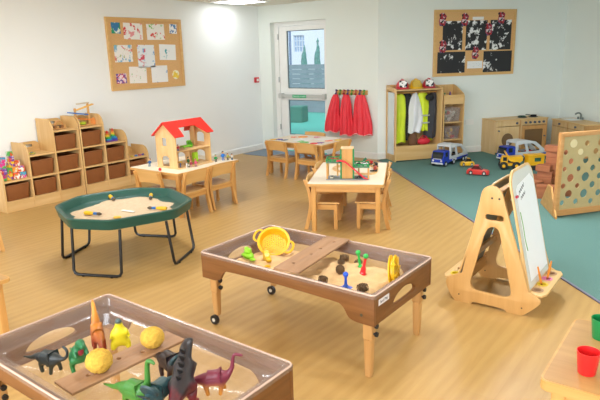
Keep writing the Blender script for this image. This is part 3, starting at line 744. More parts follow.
yel = plain('toy_yellow', '#DDAE12', .35, .04); blue = plain('toy_blue', '#1F5FA8', .35, .04)
def brush(label, loc, rz):
    t = thing('sand_brush', label, 'brush', loc, rz, 'brushes in the green tray')
    Mx = Matrix.Rotation(R(90), 4, 'Y')
    m = MB(); m.lathe([(.012, 0), (.017, .012), (.017, .05), (.013, .075), (.010, .09)], 12, Mx); m.build('handle', yel, t)
    m = MB(); m.lathe([(.010, .09), (.012, .10), (.011, .125)], 12, Mx); m.build('ferrule', blue, t)
    m = MB(); m.lathe([(.011, .125), (.014, .145), (.006, .165)], 10, Mx); m.build('bristles', plain('bristle', '#54483A', .9), t)
z = .424
brush('yellow and blue brush lying at the front left of the green tray', (-4.035, 2.515, z), R(16))
brush('yellow and blue brush lying at the back left of the green tray', (-4.345, 2.975, z), R(-22))
brush('yellow and blue brush lying at the back right of the green tray', (-4.06, 3.205, z), R(-42))
brush('yellow and blue brush lying near the right rim of the green tray', (-3.56, 2.95, z), R(-155))
o = MB().box(-.065, .065, -.013, .013, 0, .006, .002).build('white_spatula', plain('toy_white', '#EDEAE2', .4), loc=(-3.80, 2.755, .408), rz=R(8)); o.location.z = .412; tag(o, 'white flat spatula lying on the sand in the green tray', 'spatula')
o = MB().prism(circ(0, 0, .03, 14), 0, .005, 'xy').build('yellow_disc', yel, loc=(-3.73, 2.60, .409)); tag(o, 'small flat yellow piece near the front rim of the green tray', 'toy')

# ================================================================ sand tables
clr = clear_plastic(); grey_k = plain('knob_black', '#1D1C1E', .4, .05)
def sand_table(label, loc, rz, W, D, zt, floorz, castor_side, stickers):
    t = thing('sand_table', label, 'sand tray table', loc, rz, 'brown wooden sand tray tables')
    th = .018; zb, za = zt-.155, zt-.075
    def apron(L):   # long board: deep at the ends, arched along the bottom
        e = .10
        pts = [(-L/2, zt), (-L/2, zb), (-L/2+e, zb)]
        arc = spline([(-L/2+e, zb), (-L/2+e+.045, zb+.015), (-L/2+e+.085, za-.012), (-L/2+e+.16, za), (0, za+.006)], 5)
        pts += arc[1:]+[(-x, z) for x, z in reversed(arc[:-1])]+[(L/2-e, zb), (L/2, zb), (L/2, zt)]
        return pts
    for s in (-1, 1):
        m = MB(); m.plate(apron(W), [], th, 'xz', s*(D/2-th/2), .0015); m.build('long_side', W_BROWN('x'), t)
        m = MB(); hole = spline([(-.125, zt-.105), (-.09, zt-.07), (0, zt-.052), (.09, zt-.07), (.125, zt-.105), (.09, zt-.118), (0, zt-.122), (-.09, zt-.118)], 4, True)
        w2 = D/2-th
        m.plate([(-w2, zt), (-w2, zb), (-w2+.05, zb), (w2-.05, zb), (w2, zb), (w2, zt)], [hole], th, 'yz', s*(W/2-th/2), .0015); m.build('end_side', W_BROWN('y'), t)
    for sx in (-1, 1):
        for sy in (-1, 1):
            cx, cy = sx*(W/2-.055), sy*(D/2-.05); m = MB()
            m.box(cx-.027, cx+.027, cy-.02, cy+.02, zb-.10, zt-.13, .003); up_ = m.build('leg', W_LEG('z'), t)
            m = MB(); z0 = .05 if sx == castor_side else .0
            m.rings([[(cx+a*q, cy+b*q, z) for a, b in rrect(-1, 1, -1, 1, .3, 3)] for z, q in ((z0, .015), (z0+.02, .018), (zb-.10, .022))]); m.build('leg_foot', W_LEG('z'), up_)
            if sx == castor_side:
                m = MB(); m.cyl(.030, (cx, cy-sy*0-.036, .030), (cx, cy-.016, .030), 20); w_ = m.build('castor', grey_k, up_)
                m = MB(); m.cyl(.012, (cx, cy-.039, .030), (cx, cy-.013, .030), 12); m.build('castor_hub', plain('hub', '#D8D4CC', .4, .02), up_)
            for z in (zb-.02, zb-.065):
                m = MB(); m.cyl(.006, (cx+.02, cy, z), (cx+.05, cy, z), 8); m.cyl(.013, (cx+.036, cy, z), (cx+.048, cy, z), 10); m.build('clamp_knob', grey_k, up_)
    # clear plastic liner tray: lip over the boards, sloping walls, base
    def rc(dx, dy, z, r): return [(x, y, z) for x, y in rrect(-W/2-dx, W/2+dx, -D/2-dy, D/2+dy, r, 6)]
    m = MB(); m.rings([rc(.006, .006, zt-.012, .02), rc(.008, .008, zt+.002, .022), rc(.004, .004, zt+.008, .02), rc(-.012, -.012, zt+.009, .025), rc(-.022, -.022, zt+.002, .03), rc(-.030, -.030, zt-.028, .04), rc(-.036, -.036, zt-.032, .045), rc(-.066, -.066, zt-.033, .05), rc(-.074, -.074, zt-.04, .05), rc(-.085, -.085, floorz+.01, .06), rc(-.098, -.098, floorz, .06), rc(-W*.45, -D*.45, floorz, .01)], cap=False)
    b = m.bm; bmesh.ops.contextual_create(b, geom=[v for v in b.verts if abs(v.co.z-floorz) < 1e-6 and abs(v.co.x) < W*.06+.01 and abs(v.co.y) < D*.06+.01]) if False else None
    m.build('clear_liner', clr, t)
    m = MB(); m.tube([(x, y, z) for x, y, z in rc(.003, .003, zt+.006, .024)], .0045, 6, True); m.build('liner_rim', plain('liner_rim', '#CDB0A0', .15, .02), t)
    if stickers:
        m = MB(); m.box(W/2, W/2+.0012, -D/2+.045, -D/2+.15, zt-.062, zt-.030); st = m.build('sticker', plain('sticker_white', '#E9E6EC', .5, .02), t, False)
        text_mesh('sticker_text', 'Sand Play', .021, plain('sticker_grey', '#6F7485', .6, .02), t, Matrix.Translation((W/2+.0014, -D/2+.097, zt-.046)) @ Matrix.Rotation(R(90), 4, 'Z') @ Matrix.Rotation(R(90), 4, 'X'))
        m = MB(); m.cyl(.008, (W/2-.07, -D/2-.003, zb+.045), (W/2-.07, -D/2+.002, zb+.045), 12); m.build('screw_cap', plain('screw_dark', '#4A4432', .5), t)
    return t
ZT = .462
sand_table('brown wooden sand tray table full of sand in the middle of the room', (-1.848, 2.575, 0), R(-.6), 1.19, .645, ZT, .345, -1, True)
sand_table('brown wooden tray table holding toy dinosaurs at the lower left', (-1.797, 1.222, 0), R(-1.0), 1.17, .645, ZT, .362, 1, False)
# sand in the middle table
ol = [(x, y) for x, y in rrect(-.50, .50, -.225, .225, .05, 4)]
hs = heap('sand_layer', 'uneven pale sand filling the clear liner of the middle tray table', (-1.848, 2.575, .352), ol, .05, sand2, .013, 5)
from mathutils.bvhtree import BVHTree
def ground(o):
    me = o.data; tr = BVHTree.FromPolygons([v.co+o.location for v in me.vertices], [tuple(p_.vertices) for p_ in me.polygons])
    def f(x, y):
        h = tr.ray_cast(Vector((x, y, 2)), Vector((0, 0, -1)))[0]; return h.z if h else .36
    return f
gz = ground(hs)
# play board with finger holes laid across the tray
def board(label, a, b, w, z, mat, holes):
    a, b = Vector(a), Vector(b); L = (b-a).length; ang = math.atan2((b-a).y, (b-a).x)
    m = MB(); m.plate([(-L/2, -w/2), (L/2, -w/2), (L/2, w/2), (-L/2, w/2)], [circ(hx*L, hy*w, .012, 14) for hx, hy in holes], .012, 'xy', 0, .002)
    o = m.build('wooden_plank', mat, loc=((a.x+b.x)/2, (a.y+b.y)/2, z), rz=ang); return tag(o, label, 'plank')
board('brown wooden plank with round holes bridging the middle sand tray', (-1.80, 2.262), (-1.865, 2.875), .155, ZT+.0185, W_PLANK('x'), [(-.05, .0), (.13, .0), (-.33, .1), (.36, -.1)])
# yellow sieve standing tilted
t = thing('sand_sieve', 'big yellow two-handled sieve leaning up in the middle sand tray', 'sieve', (-2.205, 2.655, .462), 0); t.scale = (.93,)*3
t.rotation_euler = (Matrix.Rotation(R(34), 3, 'Z') @ Matrix.Rotation(R(44), 3, 'X') @ Matrix.Rotation(R(-24), 3, 'Z')).to_euler()
yp = plain('sieve_yellow', '#E3A814', .35, .04)
m = MB(); m.rings([circ3 for circ3 in [[(r_*cos(2*pi*j/32), r_*sin(2*pi*j/32), z) for j in range(32)] for r_, z in ((.088, -.038), (.100, .0), (.112, .002), (.112, .008), (.096, .008), (.083, -.033))]], cap=False); m.build('rim_wall', yp, t)
holes = [(.0176*i+(.0088 if j % 2 else 0), .0155*j) for i in range(-5, 6) for j in range(-5, 6)]
m = MB(); m.plate(circ(0, 0, .088, 32), [circ(x, y, .0042, 6) for x, y in holes if math.hypot(x, y) < .075], .003, 'xy', -.036); m.build('mesh_base', yp, t)
for s in (-1, 1):
    m = MB(); m.tube(spline([(s*.105, -.045, .005), (s*.132, -.035, .005), (s*.142, 0, .005), (s*.132, .035, .005), (s*.105, .045, .005)], 5), .008, 8); m.build('handle', yp, t)
# lime frog mould, yellow chicken mould
t = thing('sand_mould', 'lime green animal sand mould on the left of the middle sand tray', 'sand mould', (-2.245, 2.455, gz(-2.245, 2.455)-.004), R(-20)); t.scale = (1.25, 1.1, .72)
lime = plain('mould_lime', '#8CCB25', .35, .05)
m = MB(); m.ball(.034, (0, 0, .03), (1.15, .85, .9)); m.ball(.022, (0, 0, .068), (1.1, .9, .8)); m.ball(.012, (-.014, 0, .088)); m.ball(.012, (.014, 0, .088)); m.ball(.02, (-.042, 0, .014), (1, .8, .7)); m.ball(.02, (.042, 0, .014), (1, .8, .7)); m.build('mould_body', lime, t)
t = thing('sand_mould', 'small yellow bird-shaped sand mould beside the lime green mould', 'sand mould', (-2.125, 2.49, gz(-2.125, 2.49)-.002), R(-35))
m = MB(); m.prism(spline([(-.045, .0), (-.05, .03), (-.03, .05), (-.015, .062), (.0, .045), (.025, .028), (.05, .03), (.055, .015), (.03, .0)], 3, True), -.014, .014, 'xz', .004); m.build('mould_body', yel, t)
o = MB().prism(circ(0, 0, .02, 12), 0, .012, 'xy', .004).build('sand_mould', yel, loc=(-2.075, 2.43, gz(-2.075, 2.43)-.003)); tag(o, 'tiny round yellow mould in front of the yellow bird mould', 'sand mould')
# skittle-like figures stuck in the sand
def skittle(name, label, x, y, c, h, tilt=(0, 0), base=.03, head=None):
    t = thing(name, label, 'toy', (x, y, gz(x, y)-.004), 0); t.rotation_euler = (R(tilt[0]), R(tilt[1]), 0)
    pm = plain('sk'+c, c, .35, .04); k = h/.1
    m = MB(); m.lathe([(base, 0), (base, .006), (base*.5, .014), (.009, .03*k), (.007, .065*k), (.010, .075*k)], 16); m.build('stem', pm, t)
    m = MB(); m.ball(.015, (0, 0, .087*k)); m.build('knob', plain('sk'+(head or c), head or c, .35, .04), t)
    return t
skittle('sand_stamp', 'blue knobbed sand stamp at the front of the middle sand tray', -1.515, 2.405, '#1F55C9', .095, (0, 0), .038)
t = skittle('sand_tool', 'red upright toy spade with green ball top in the middle sand tray', -1.545, 2.63, '#D9262E', .125, (-6, 8), .02, '#2BAA4A')
m = MB(); m.prism([(-.018, -.002), (.018, -.002), (.012, .045), (-.012, .045)], -.006, .006, 'xz', .003); m.build('blade', plain('sk#D9262E', '#D9262E'), t)
t = skittle('sand_tool', 'green stick toy standing just behind the red toy spade', -1.60, 2.70, '#2BAA4A', .10, (0, -10), .014)
# yellow wheel standing on edge
t = thing('toy_wheel_mill', 'yellow round sand wheel on edge at the right of the middle sand tray', 'sand toy', (-1.355, 2.64, .447), 0); t.rotation_euler = (R(84), R(0), R(108)); t.scale = (1.2,)*3
m = MB(); m.lathe([(.02, -.016), (.072, -.014), (.074, -.008), (.06, -.004), (.06, .004), (.074, .008), (.072, .014), (.02, .016)], 28); m.build('wheel_disc', yel, t)
for i in range(8):
    a = 2*pi*i/8; m = MB(); m.box(.02, .07, -.003, .003, .0, .02, .001, Matrix.Rotation(a, 4, 'Z')); m.build('vane', yel, t)
# fir cones
cone_m = plain('pine_cone', '#6B5238', .85, .25, 60, bump=.5)
def fircone(label, x, y, s, rz):
    b = MB(); rr = random.Random(int(x*1000))
    b.ball(.018*s, (0, 0, .018*s), (1.2, 1, 1), 12)
    for k in range(6):
        for j in range(9):
            a = 2*pi*(j+.5*(k % 2))/9; q = -.018+.0075*k; r_ = .019*math.sqrt(max(.05, 1-(q/.026)**2))
            c_ = Vector((q*s*1.1, r_*s*cos(a), .019*s+r_*s*sin(a)))
            b.ball(.0052*s, c_, (.5, 1, 1), 6)
    o = b.build('pine_cone', cone_m, loc=(x, y, gz(x, y)-.004), rz=rz); return tag(o, label, 'pine cone', 'pine cones in the middle sand tray')
for lab, x, y, s, a in [('pine cone beside the plank at the back of the sand tray', -1.745, 2.755, 1.15, .4), ('pine cone at the back, just left of the green stick toy', -1.66, 2.775, 1.0, 1.5), ('pine cone in the middle of the sand, left of the red spade', -1.665, 2.585, 1.15, 2.2), ('small pine cone between the back cone and the middle cone', -1.715, 2.675, .85, 0), ('pine cone at the front of the sand beside the plank', -1.675, 2.425, 1.05, .2), ('pine cone in the front right of the sand, beside the blue stamp', -1.425, 2.425, 1.2, .9)]:
    fircone(lab, x, y, s, a)

# ================================================================ dinosaurs in the front table
FZ = .3635
def mat_two(name, a, b, z0, z1, noise=.25): return zgrad(name, [(.25, a), (.75, b)], .42, noise, z0, z1)
def dino(label, loc, rz, sc, V, E, Rr, mat, extra=None, pitch=0):
    t = thing('toy_dinosaur', label, 'toy dinosaur', loc, rz, 'toy dinosaurs in the front tray table'); t.rotation_euler = (0, R(pitch), rz)
    skin('body', [Vector(v)*sc for v in V], E, [r_*sc for r_ in Rr], mat, t, sub=2)
    if extra: extra(t, sc)
    return t
# long necked sauropod: x forward
def sauro(neck):
    V = [(0, 0, .085), (.04, 0, .088), (-.04, 0, .088), (-.08, 0, .075), (-.13, 0, .055), (-.19, 0, .05)]
    Rr = [.034, .030, .032, .020, .010, .003]; E = [(0, 1), (0, 2), (2, 3), (3, 4), (4, 5)]
    p_ = 1
    for x, z, r_ in neck: V.append((x, 0, z)); Rr.append(r_); E.append((p_, len(V)-1)); p_ = len(V)-1
    for x, y, dx in ((.035, 1, .004), (.035, -1, -.004), (-.04, 1, -.006), (-.04, -1, .006)):
        k = len(V); V += [(x, y*.022, .055), (x+dx, y*.026, .028), (x+dx*2, y*.026, .004)]; Rr += [.014, .010, .0105]
        E += [(1 if x > 0 else 2, k), (k, k+1), (k+1, k+2)]
    return V, E, Rr
V, E, Rr = sauro([(.07, .10, .017), (.088, .135, .011), (.092, .175, .009), (.10, .20, .009), (.125, .196, .008), (.14, .19, .005)])
dino('pink and orange long-necked toy dinosaur at the right of the tray', (-1.435, 1.345, FZ), R(38), .80, V, E, Rr, mat_two('dino_pink', '#CC8A38', '#762C40', 0.01, .09))
V, E, Rr = sauro([(.075, .088, .016), (.105, .095, .010), (.128, .115, .008), (.135, .14, .0075), (.125, .158, .008), (.105, .165, .006)])
dino('charcoal long-necked toy dinosaur at the far left of the tray', (-2.108, 1.075, FZ), R(12), .80, V, E, Rr, mat_two('dino_black', '#3A4440', '#262D2F', 0, .1))
V, E, Rr = sauro([(.055, .10, .018), (.068, .14, .012), (.072, .19, .010), (.078, .225, .010), (.10, .228, .008), (.115, .22, .005)])
dino('green long-necked toy dinosaur at the front, neck raised straight', (-1.6, 1.115, FZ), R(5), .95, V, E, Rr, mat_two('dino_green', '#6BAA3A', '#3F7A33', 0, .12))
# upright two-legged dinosaurs
def biped(arms=True, headlen=.05, tail=.12, back=0.):
    V = [(0, 0, .075), (-.03, 0, .070), (.02, 0, .10), (.035, 0, .125), (.05, 0, .15), (.05+headlen*.5, 0, .155), (.05+headlen, 0, .148), (-.07, 0, .055), (-.07-tail*.5, 0, .035), (-.07-tail, 0, .02)]
    Rr = [.034, .028, .030, .020, .020, .016, .009, .017, .009, .003]
    E = [(0, 1), (0, 2), (2, 3), (3, 4), (4, 5), (5, 6), (1, 7), (7, 8), (8, 9)]
    for s in (-1, 1):
        k = len(V); V += [(.0, s*.028, .05), (-.012, s*.03, .025), (.006, s*.03, .006), (.028, s*.032, .004)]; Rr += [.019, .010, .009, .006]; E += [(0, k), (k, k+1), (k+1, k+2), (k+2, k+3)]
        if arms:
            k = len(V); V += [(.045, s*.022, .105), (.062, s*.022, .092)]; Rr += [.008, .005]; E += [(2, k), (k, k+1)]
    return V, E, Rr
def spikes(col_, pts, h=.02, r_=.006):
    def f(t, sc):
        for x, y, z, dx, dz in pts:
            m = MB(); m.cyl(r_*sc, (x*sc, y*sc, z*sc), ((x+dx*h)*sc, y*sc, (z+dz*h)*sc), 6, .0008); m.build('back_spine', col_, t)
    return f
V, E, Rr = biped(True, .055)
dino('green toy dinosaur with dark red chest, behind the front sponge ball', (-2.011, 1.15, FZ), R(-20), 1.0, V, E, Rr, mat_two('dino_green2', '#2E8A4C', '#1F6B40', 0, .15),
     lambda t, s: MB().ball(.021*s, (.034*s, 0, .115*s), (.9, 1.05, 1.5)).build('chest_patch', plain('dino_red', '#8E2A3A', .45, .1), t))
V, E, Rr = sauro([(.05, .13, .024), (.055, .165, .018), (.06, .20, .013), (.075, .225, .011), (.095, .222, .009), (.10, .24, .005)])
V = [Vector(v) for v in V]
for i in range(len(V)): V[i] = V[i]+Vector((0, 0, .02 if V[i].z > .05 else 0))
dino('orange and yellow toy dinosaur with a tall raised neck, at the back', (-2.1, 1.3, FZ), R(152), .80, V, E, Rr, mat_two('dino_orange', '#8E3220', '#D08A2E', .05, .24, .4))
V = [(0, 0, .045), (0, 0, .075), (0, 0, .10), (.004, 0, .125), (.012, 0, .143), (.028, 0, .146), (-.03, 0, .03), (-.06, 0, .012)]
Rr = [.036, .032, .024, .016, .016, .009, .018, .006]; E = [(0, 1), (1, 2), (2, 3), (3, 4), (4, 5), (0, 6), (6, 7)]
for q in (-1, 1):
    k = len(V); V += [(.008, q*.032, .025), (.022, q*.036, .006)]; Rr += [.016, .011]; E += [(0, k), (k, k+1)]
    k = len(V); V += [(.012, q*.032, .085), (.02, q*.04, .06)]; Rr += [.009, .006]; E += [(1, k), (k, k+1)]
dino('yellow upright toy dinosaur with a grey head, in the back corner', (-2.027, 1.36, FZ), R(-35), .98, V, E, Rr, zgrad('dino_yellow', [(.0, '#D6CC22'), (.78, '#E3D62A'), (.84, '#4A5F60')], .4, .02, 0, .16))
V, E, Rr = biped(True, .05, .09)
sp = spikes(plain('spine_dark', '#1E1F24', .5), [(-.02-.0*i+.012*i, 0, .095+.014*i, -.8, .7) for i in range(5)], .035, .008)
dino('black and crimson upright toy dinosaur with spines, front right of the plank', (-1.475, 1.225, FZ), R(120), 1.30, V, E, Rr, mat_two('dino_blackred', '#8E1F30', '#262024', .02, .22, .55), sp)
V, E, Rr = sauro([(.07, .085, .020), (.095, .075, .017), (.115, .06, .010)])
def horns(t, sc):
    hm = plain('horn', '#4E5C5E', .4)
    for s in (-1, 1):
        MB().cyl(.006*sc, (.085*sc, s*.012*sc, .095*sc), (.12*sc, s*.014*sc, .125*sc), 8, .001).build('horn', hm, t)
    fr = MB(); fr.lathe([(.001, 0), (.034*sc, .004*sc), (.038*sc, .012*sc)], 18, Matrix.Translation((.072*sc, 0, .105*sc)) @ Matrix.Rotation(R(-62), 4, 'Y')); fr.build('neck_frill', plain('frill', '#2A4248', .5, .15), t)
dino('dark teal horned toy dinosaur between the green and the crimson ones', (-1.53, 1.165, FZ), R(-75), .95, V, E, Rr, mat_two('dino_teal', '#1E2F33', '#2F4F55', 0, .12), horns)
V, E, Rr = sauro([(.075, .09, .022), (.10, .082, .018), (.122, .07, .010)])
dino('dark maroon horned toy dinosaur with long tail, behind the teal one', (-1.66, 1.325, FZ), R(-10), .92, V, E, Rr, mat_two('dino_maroon', '#3B2526', '#241A1D', 0, .12), horns)
# plank and sponge balls
board('brown wooden plank with holes crossing the dinosaur tray at a slant', (-1.834, .972), (-1.80, 1.478), .125, ZT-.024, W_PLANK('x'), [(-.02, .15), (.16, -.1), (.3, .1), (-.3, 0)])
sp_m = plain('sponge_yellow', '#CFA440', .95, .16, 60, bump=1.0, bscale=160)
for lab, x, y, r_ in [('round yellow sponge ball on the near half of the slanted plank', -1.815, 1.115, .052), ('round yellow sponge ball on the far half of the slanted plank', -1.795, 1.355, .050)]:
    m = MB(); m.lathe([(r_*sin(pi*i/28), -r_*cos(pi*i/28)) for i in range(29)], 48)
    from mathutils import noise as nz_
    for v in m.bm.verts:
        n_ = v.co.normalized(); v.co += n_*(.0045*nz_.noise(n_*9)+.0035*nz_.noise(n_*26)-.002)
        v.co.z *= .9
    o = m.build('sponge_ball', sp_m, loc=(x, y, ZT-.018+r_*.9-.003)); tag(o, lab, 'sponge', 'sponge balls on the plank')
# cups
def cup(label, x, y, c):
    m = MB(); m.lathe([(.001, 0), (.028, 0), (.030, .003), (.039, .084), (.0395, .086), (.037, .086), (.028, .006), (.001, .005)], 28, cap=False)
    o = m.build('beaker', plain('cup'+c, c, .3, .02), loc=(x, y, .4715)); tag(o, label, 'cup')
cup('red plastic beaker on the low table at the lower right', -.292, 2.065, '#E5292B')
cup('green plastic beaker at the right edge behind the red one', -.30, 2.37, '#178A4C')

# ================================================================ dolls house and figures
DZ_ = .4735
t = thing('dolls_house', 'open wooden dolls house with a bright red roof on the low table', 'dolls house', (-4.70, 4.205, DZ_), 0)
hy, hx = .245, .155; H1, H2 = .175, .355; RG = .475
dh = wood('house_ply', '#E6C18C', '#DAB073', 'z')
def gable(y, holes, name='gable_wall'):
    m = MB(); m.plate([(-hx, 0), (hx, 0), (hx, H2), (0, RG-.006), (-hx, H2)], holes, .012, 'xz', y, .001); return m.build(name, dh, t)
arch = lambda x0, x1, z0, z1: [(x0, z0), (x1, z0), (x1, z1-.03)]+[((x0+x1)/2+(x1-x0)/2*cos(R(q)), z1-.03+.03*sin(R(q))) for q in range(20, 161, 20)]+[(x0, z1-.03)]
gable(-hy, [arch(-.075, .04, .015, .13), [(-.055, .235), (.015, .235), (.015, .32), (-.055, .32)]])
gable(hy, [arch(-.06, .07, .015, .13), arch(-.05, .07, .22, .33)])
m = MB(); m.box(-hx-.01, hx+.03, -hy-.01, hy+.01, 0, .010, .002); m.build('base_board', dh, t)
m = MB(); m.box(-hx+.01, hx, -hy+.006, hy-.006, H1, H1+.010, .002); m.build('upper_floor', dh, t)
m = MB(); m.plate([(-hx, .01), (hx*.7, .01), (hx*.7, H1), (-hx, H1)], [arch(-.07, .05, .02, .14)], .010, 'xz', -.03, .001); m.build('partition', dh, t)
m = MB(); m.box(-.02, .03, .13, .14, H1+.01, .42, .002); m.build('partition', dh, t)
m = MB(); m.box(-.04, .02, .075, .085, .01, H1, .001); m.build('partition', dh, t)
roofm = plain('roof_red', '#E32D26', .4, .03)
sl = math.atan2(RG-H2, hx); Lr = math.hypot(RG-H2, hx)+.04; hw = hy+.03
for s in (1, -1):
    # slope board seen from above: u along y, v down the slope; notch open in the middle
    out = [(-hw, 0), (hw, 0), (hw, Lr), (hw-.09, Lr), (hw-.17, Lr*.42), (-hw+.14, Lr*.42), (-hw+.12, Lr), (-hw, Lr)]
    m = MB(); m.plate(out, [], .012, 'xy', 0, .001)
    for v in m.bm.verts:
        y, q, w = v.co; q -= .003
        v.co = Vector((s*(q*cos(sl)+w*sin(sl)), y, RG+.004-q*sin(sl)+w*cos(sl)))
    m.build('roof_panel', roofm, t, False)
z1 = DZ_+H1+.0105; z0 = DZ_+.0105
gm = plain('furn_green', '#7DC832', .45, .05); pm_ = plain('furn_lime', '#A8DC30', .4, .05)
f = thing('dolls_furniture', 'green toy bed on the upper floor of the dolls house', 'dolls furniture', (-4.66, 4.20, z1), R(90))
MB().box(-.06, .06, -.03, .03, .012, .028, .004).build('mattress', gm, f); MB().box(.056, .064, -.032, .032, 0, .055, .003).build('headboard', plain('furn_dgreen', '#4C9A2A', .45), f)
for q in (-1, 1):
    for w in (-1, 1): MB().box(q*.052-.004, q*.052+.004, w*.026-.004, w*.026+.004, 0, .014).build('leg', gm, f)
f = thing('dolls_furniture', 'green toy armchair on the upper floor of the dolls house, right of the bed', 'dolls furniture', (-4.70, 4.29, z1), R(70))
MB().box(-.028, .028, -.028, .02, 0, .028, .006).build('seat', gm, f); MB().box(-.028, .028, .012, .028, .02, .065, .006).build('backrest', gm, f)
f = thing('dolls_furniture', 'tall lime toy wardrobe on the ground floor of the dolls house', 'dolls furniture', (-4.66, 4.32, z0), R(90))
MB().box(-.028, .028, -.02, .02, 0, .11, .005).build('body', pm_, f); MB().box(-.024, -.002, .0201, .0225, .01, .10, .001).build('door', pm_, f); MB().box(.002, .024, -.0225, -.0201, .01, .10, .001).build('door', pm_, f)
f = thing('dolls_furniture', 'round yellow-topped toy table at the front of the dolls house', 'dolls furniture', (-4.585, 4.035, z0), 0)
MB().lathe([(.022, .05), (.024, .053), (.022, .058)], 16).build('tabletop', yel, f); MB().cyl(.005, (0, 0, 0), (0, 0, .05)).build('pedestal', blue, f)
skin_c = plain('doll_skin', '#E3B08A', .6, .03)
def doll(label, x, y, z, top, legs, hair, h=.075, rz=0, arms=True, tilt=0):
    t = thing('doll_figure', label, 'doll', (x, y, z), rz, 'small dolls on and around the dolls house'); k = h/.075; t.rotation_euler = (R(tilt), 0, rz)
    m = MB(); m.lathe([(.010*k, .028*k), (.012*k, .034*k), (.011*k, .048*k), (.006*k, .055*k)], 12); m.build('torso', plain('cl'+top, top, .7, .05), t)
    for s in (-1, 1):
        m = MB(); m.tube([(s*.0055*k, 0, .03*k), (s*.007*k, 0, .003*k), (s*.007*k, -.008*k, .002*k)], .0045*k, 8); m.build('leg', plain('cl'+legs, legs, .7, .05), t)
        if arms: m = MB(); m.tube([(s*.009*k, 0, .050*k), (s*.017*k, -.003*k, .040*k), (s*.016*k, -.010*k, .031*k)], .0032*k, 8); m.build('arm', plain('cl'+top, top, .7, .05), t)
    m = MB(); m.ball(.0095*k, (0, 0, .065*k), (1, 1, 1.1)); m.build('head', skin_c, t)
    m = MB(); m.ball(.0102*k, (0, .0015*k, .0675*k), (1, 1, 1)); m.build('hair', plain('hair'+hair, hair, .7, .05), t)
TZ = DZ_+.0005
doll('doll in a green coat and dark trousers beside the dolls house', -4.50, 4.475, TZ, '#1C8A4A', '#3A2F2C', '#2C7A4A', .080, R(60))
doll('largest doll, dressed all in bright blue, near the right table edge', -4.50, 4.59, TZ, '#1E6FC0', '#1E5FA8', '#4A3424', .100, R(60))
doll('small doll in an olive top between the blue doll and the last doll', -4.465, 4.63, TZ, '#9C9A3A', '#5A4A3A', '#4A2E20', .075, R(80))
doll('rightmost small doll, pale top and dark blue trousers, at the table corner', -4.425, 4.655, TZ, '#D9CFC2', '#245A7A', '#3A2A22', .070, R(90))
doll('doll in dark blue lying back at the left end of the dolls house table', -4.955, 3.925, TZ, '#27568E', '#5F7F92', '#7A4A34', .085, R(20), tilt=-14)
doll('doll in pink at the front edge of the dolls house, rightmost of the pair', -4.49, 4.165, TZ, '#C94A6A', '#B8808A', '#8A3A3A', .085, R(80))
doll('doll in crimson seated beside the pink doll at the dolls house front', -4.51, 4.115, TZ, '#A82E4A', '#D8B0A8', '#B85A4A', .075, R(100))
doll('doll in a dark green top standing inside the dolls house', -4.60, 4.165, z0, '#2E6A3A', '#6E7A3A', '#3A2A20', .085, R(80))
doll('doll in red on the upper floor at the left end of the dolls house', -4.575, 4.01, z1, '#C03A44', '#3F4F7A', '#6A3A2A', .065, R(80))
# toy cow
t = thing('toy_cow', 'black and white toy cow standing in front of the dolls house', 'toy animal', (-4.50, 4.062, TZ), R(-60))
cw = blotch('cow_hide', '#F0ECE4', ['#201E1E'], 40, .52, 1)
skin('body', [(-.028, 0, .035), (.0, 0, .036), (.026, 0, .037), (.038, 0, .048), (.05, 0, .046), (-.024, .009, .018), (-.024, .009, .003), (-.024, -.009, .018), (-.024, -.009, .003), (.022, .009, .018), (.022, .009, .003), (.022, -.009, .018), (.022, -.009, .003)],
     [(0, 1), (1, 2), (2, 3), (3, 4), (0, 5), (5, 6), (0, 7), (7, 8), (2, 9), (9, 10), (2, 11), (11, 12)], [.015, .017, .015, .009, .007]+[.005, .004]*4, cw, t)
for s in (-1, 1): MB().cyl(.002, (.038, s*.005, .054), (.036, s*.011, .062), 6, .0006).build('horn', plain('cow_horn', '#D8CBB0'), t)
o = MB().ball(.016, (0, 0, .015)).build('toy_ball', plain('ball_red', '#D8232F', .4), loc=(-4.66, 3.82, TZ)); tag(o, 'small red ball on the near edge of the dolls house table', 'ball')

# ================================================================ toy garage, cars and train on the middle table
GZ = .4615
t = thing('toy_garage', 'wooden toy garage with green decks, lift tower and red ramp', 'toy garage', (-2.80, 4.50, GZ), R(30))
MB().box(-.20, .20, -.09, .09, 0, .008, .002).build('base_plate', plain('garage_grey', '#8B8F90', .6, .05), t)
gw = W_BEECH('z'); gg = plain('garage_green', '#138A4A', .4, .04)
MB().box(-.055, .045, -.055, .035, .008, .285, .003).build('lift_tower', gw, t)
MB().box(-.065, .055, -.065, .045, .285, .297, .003).build('tower_cap', wood('cap', '#E9CBA0', '#DDB886', 'x'), t)
for x in (-.062, .052): MB().box(x-.007, x+.007, -.06, .04, .008, .285, .002).build('tower_post', gg, t)
MB().box(-.20, -.069, -.085, .085, .160, .172, .002).build('upper_deck', plain('garage_grey', '#8B8F90', .6, .05), t)
MB().box(.059, .20, -.085, .085, .115, .127, .002).build('lower_deck', plain('garage_grey', '#8B8F90', .6, .05), t)
for (x0, x1, z) in ((-.20, -.069, .172), (.059, .20, .127)):
    for y in (-.085, .078):
        m = MB(); m.plate([(x0, z-.014), (x1, z-.014), (x1, z+.022), (x0, z+.022)], [[(x0+.012+i*.04, z+.002), (x0+.036+i*.04, z+.002), (x0+.036+i*.04, z+.014), (x0+.012+i*.04, z+.014)] for i in range(3)], .007, 'xz', y+.0035); m.build('railing', gg, t, False)
    xs = x0 if x0 < 0 else x1-.007
    MB().box(xs, xs+.007, -.078, .078, z-.014, z+.022, .001).build('railing', gg, t)
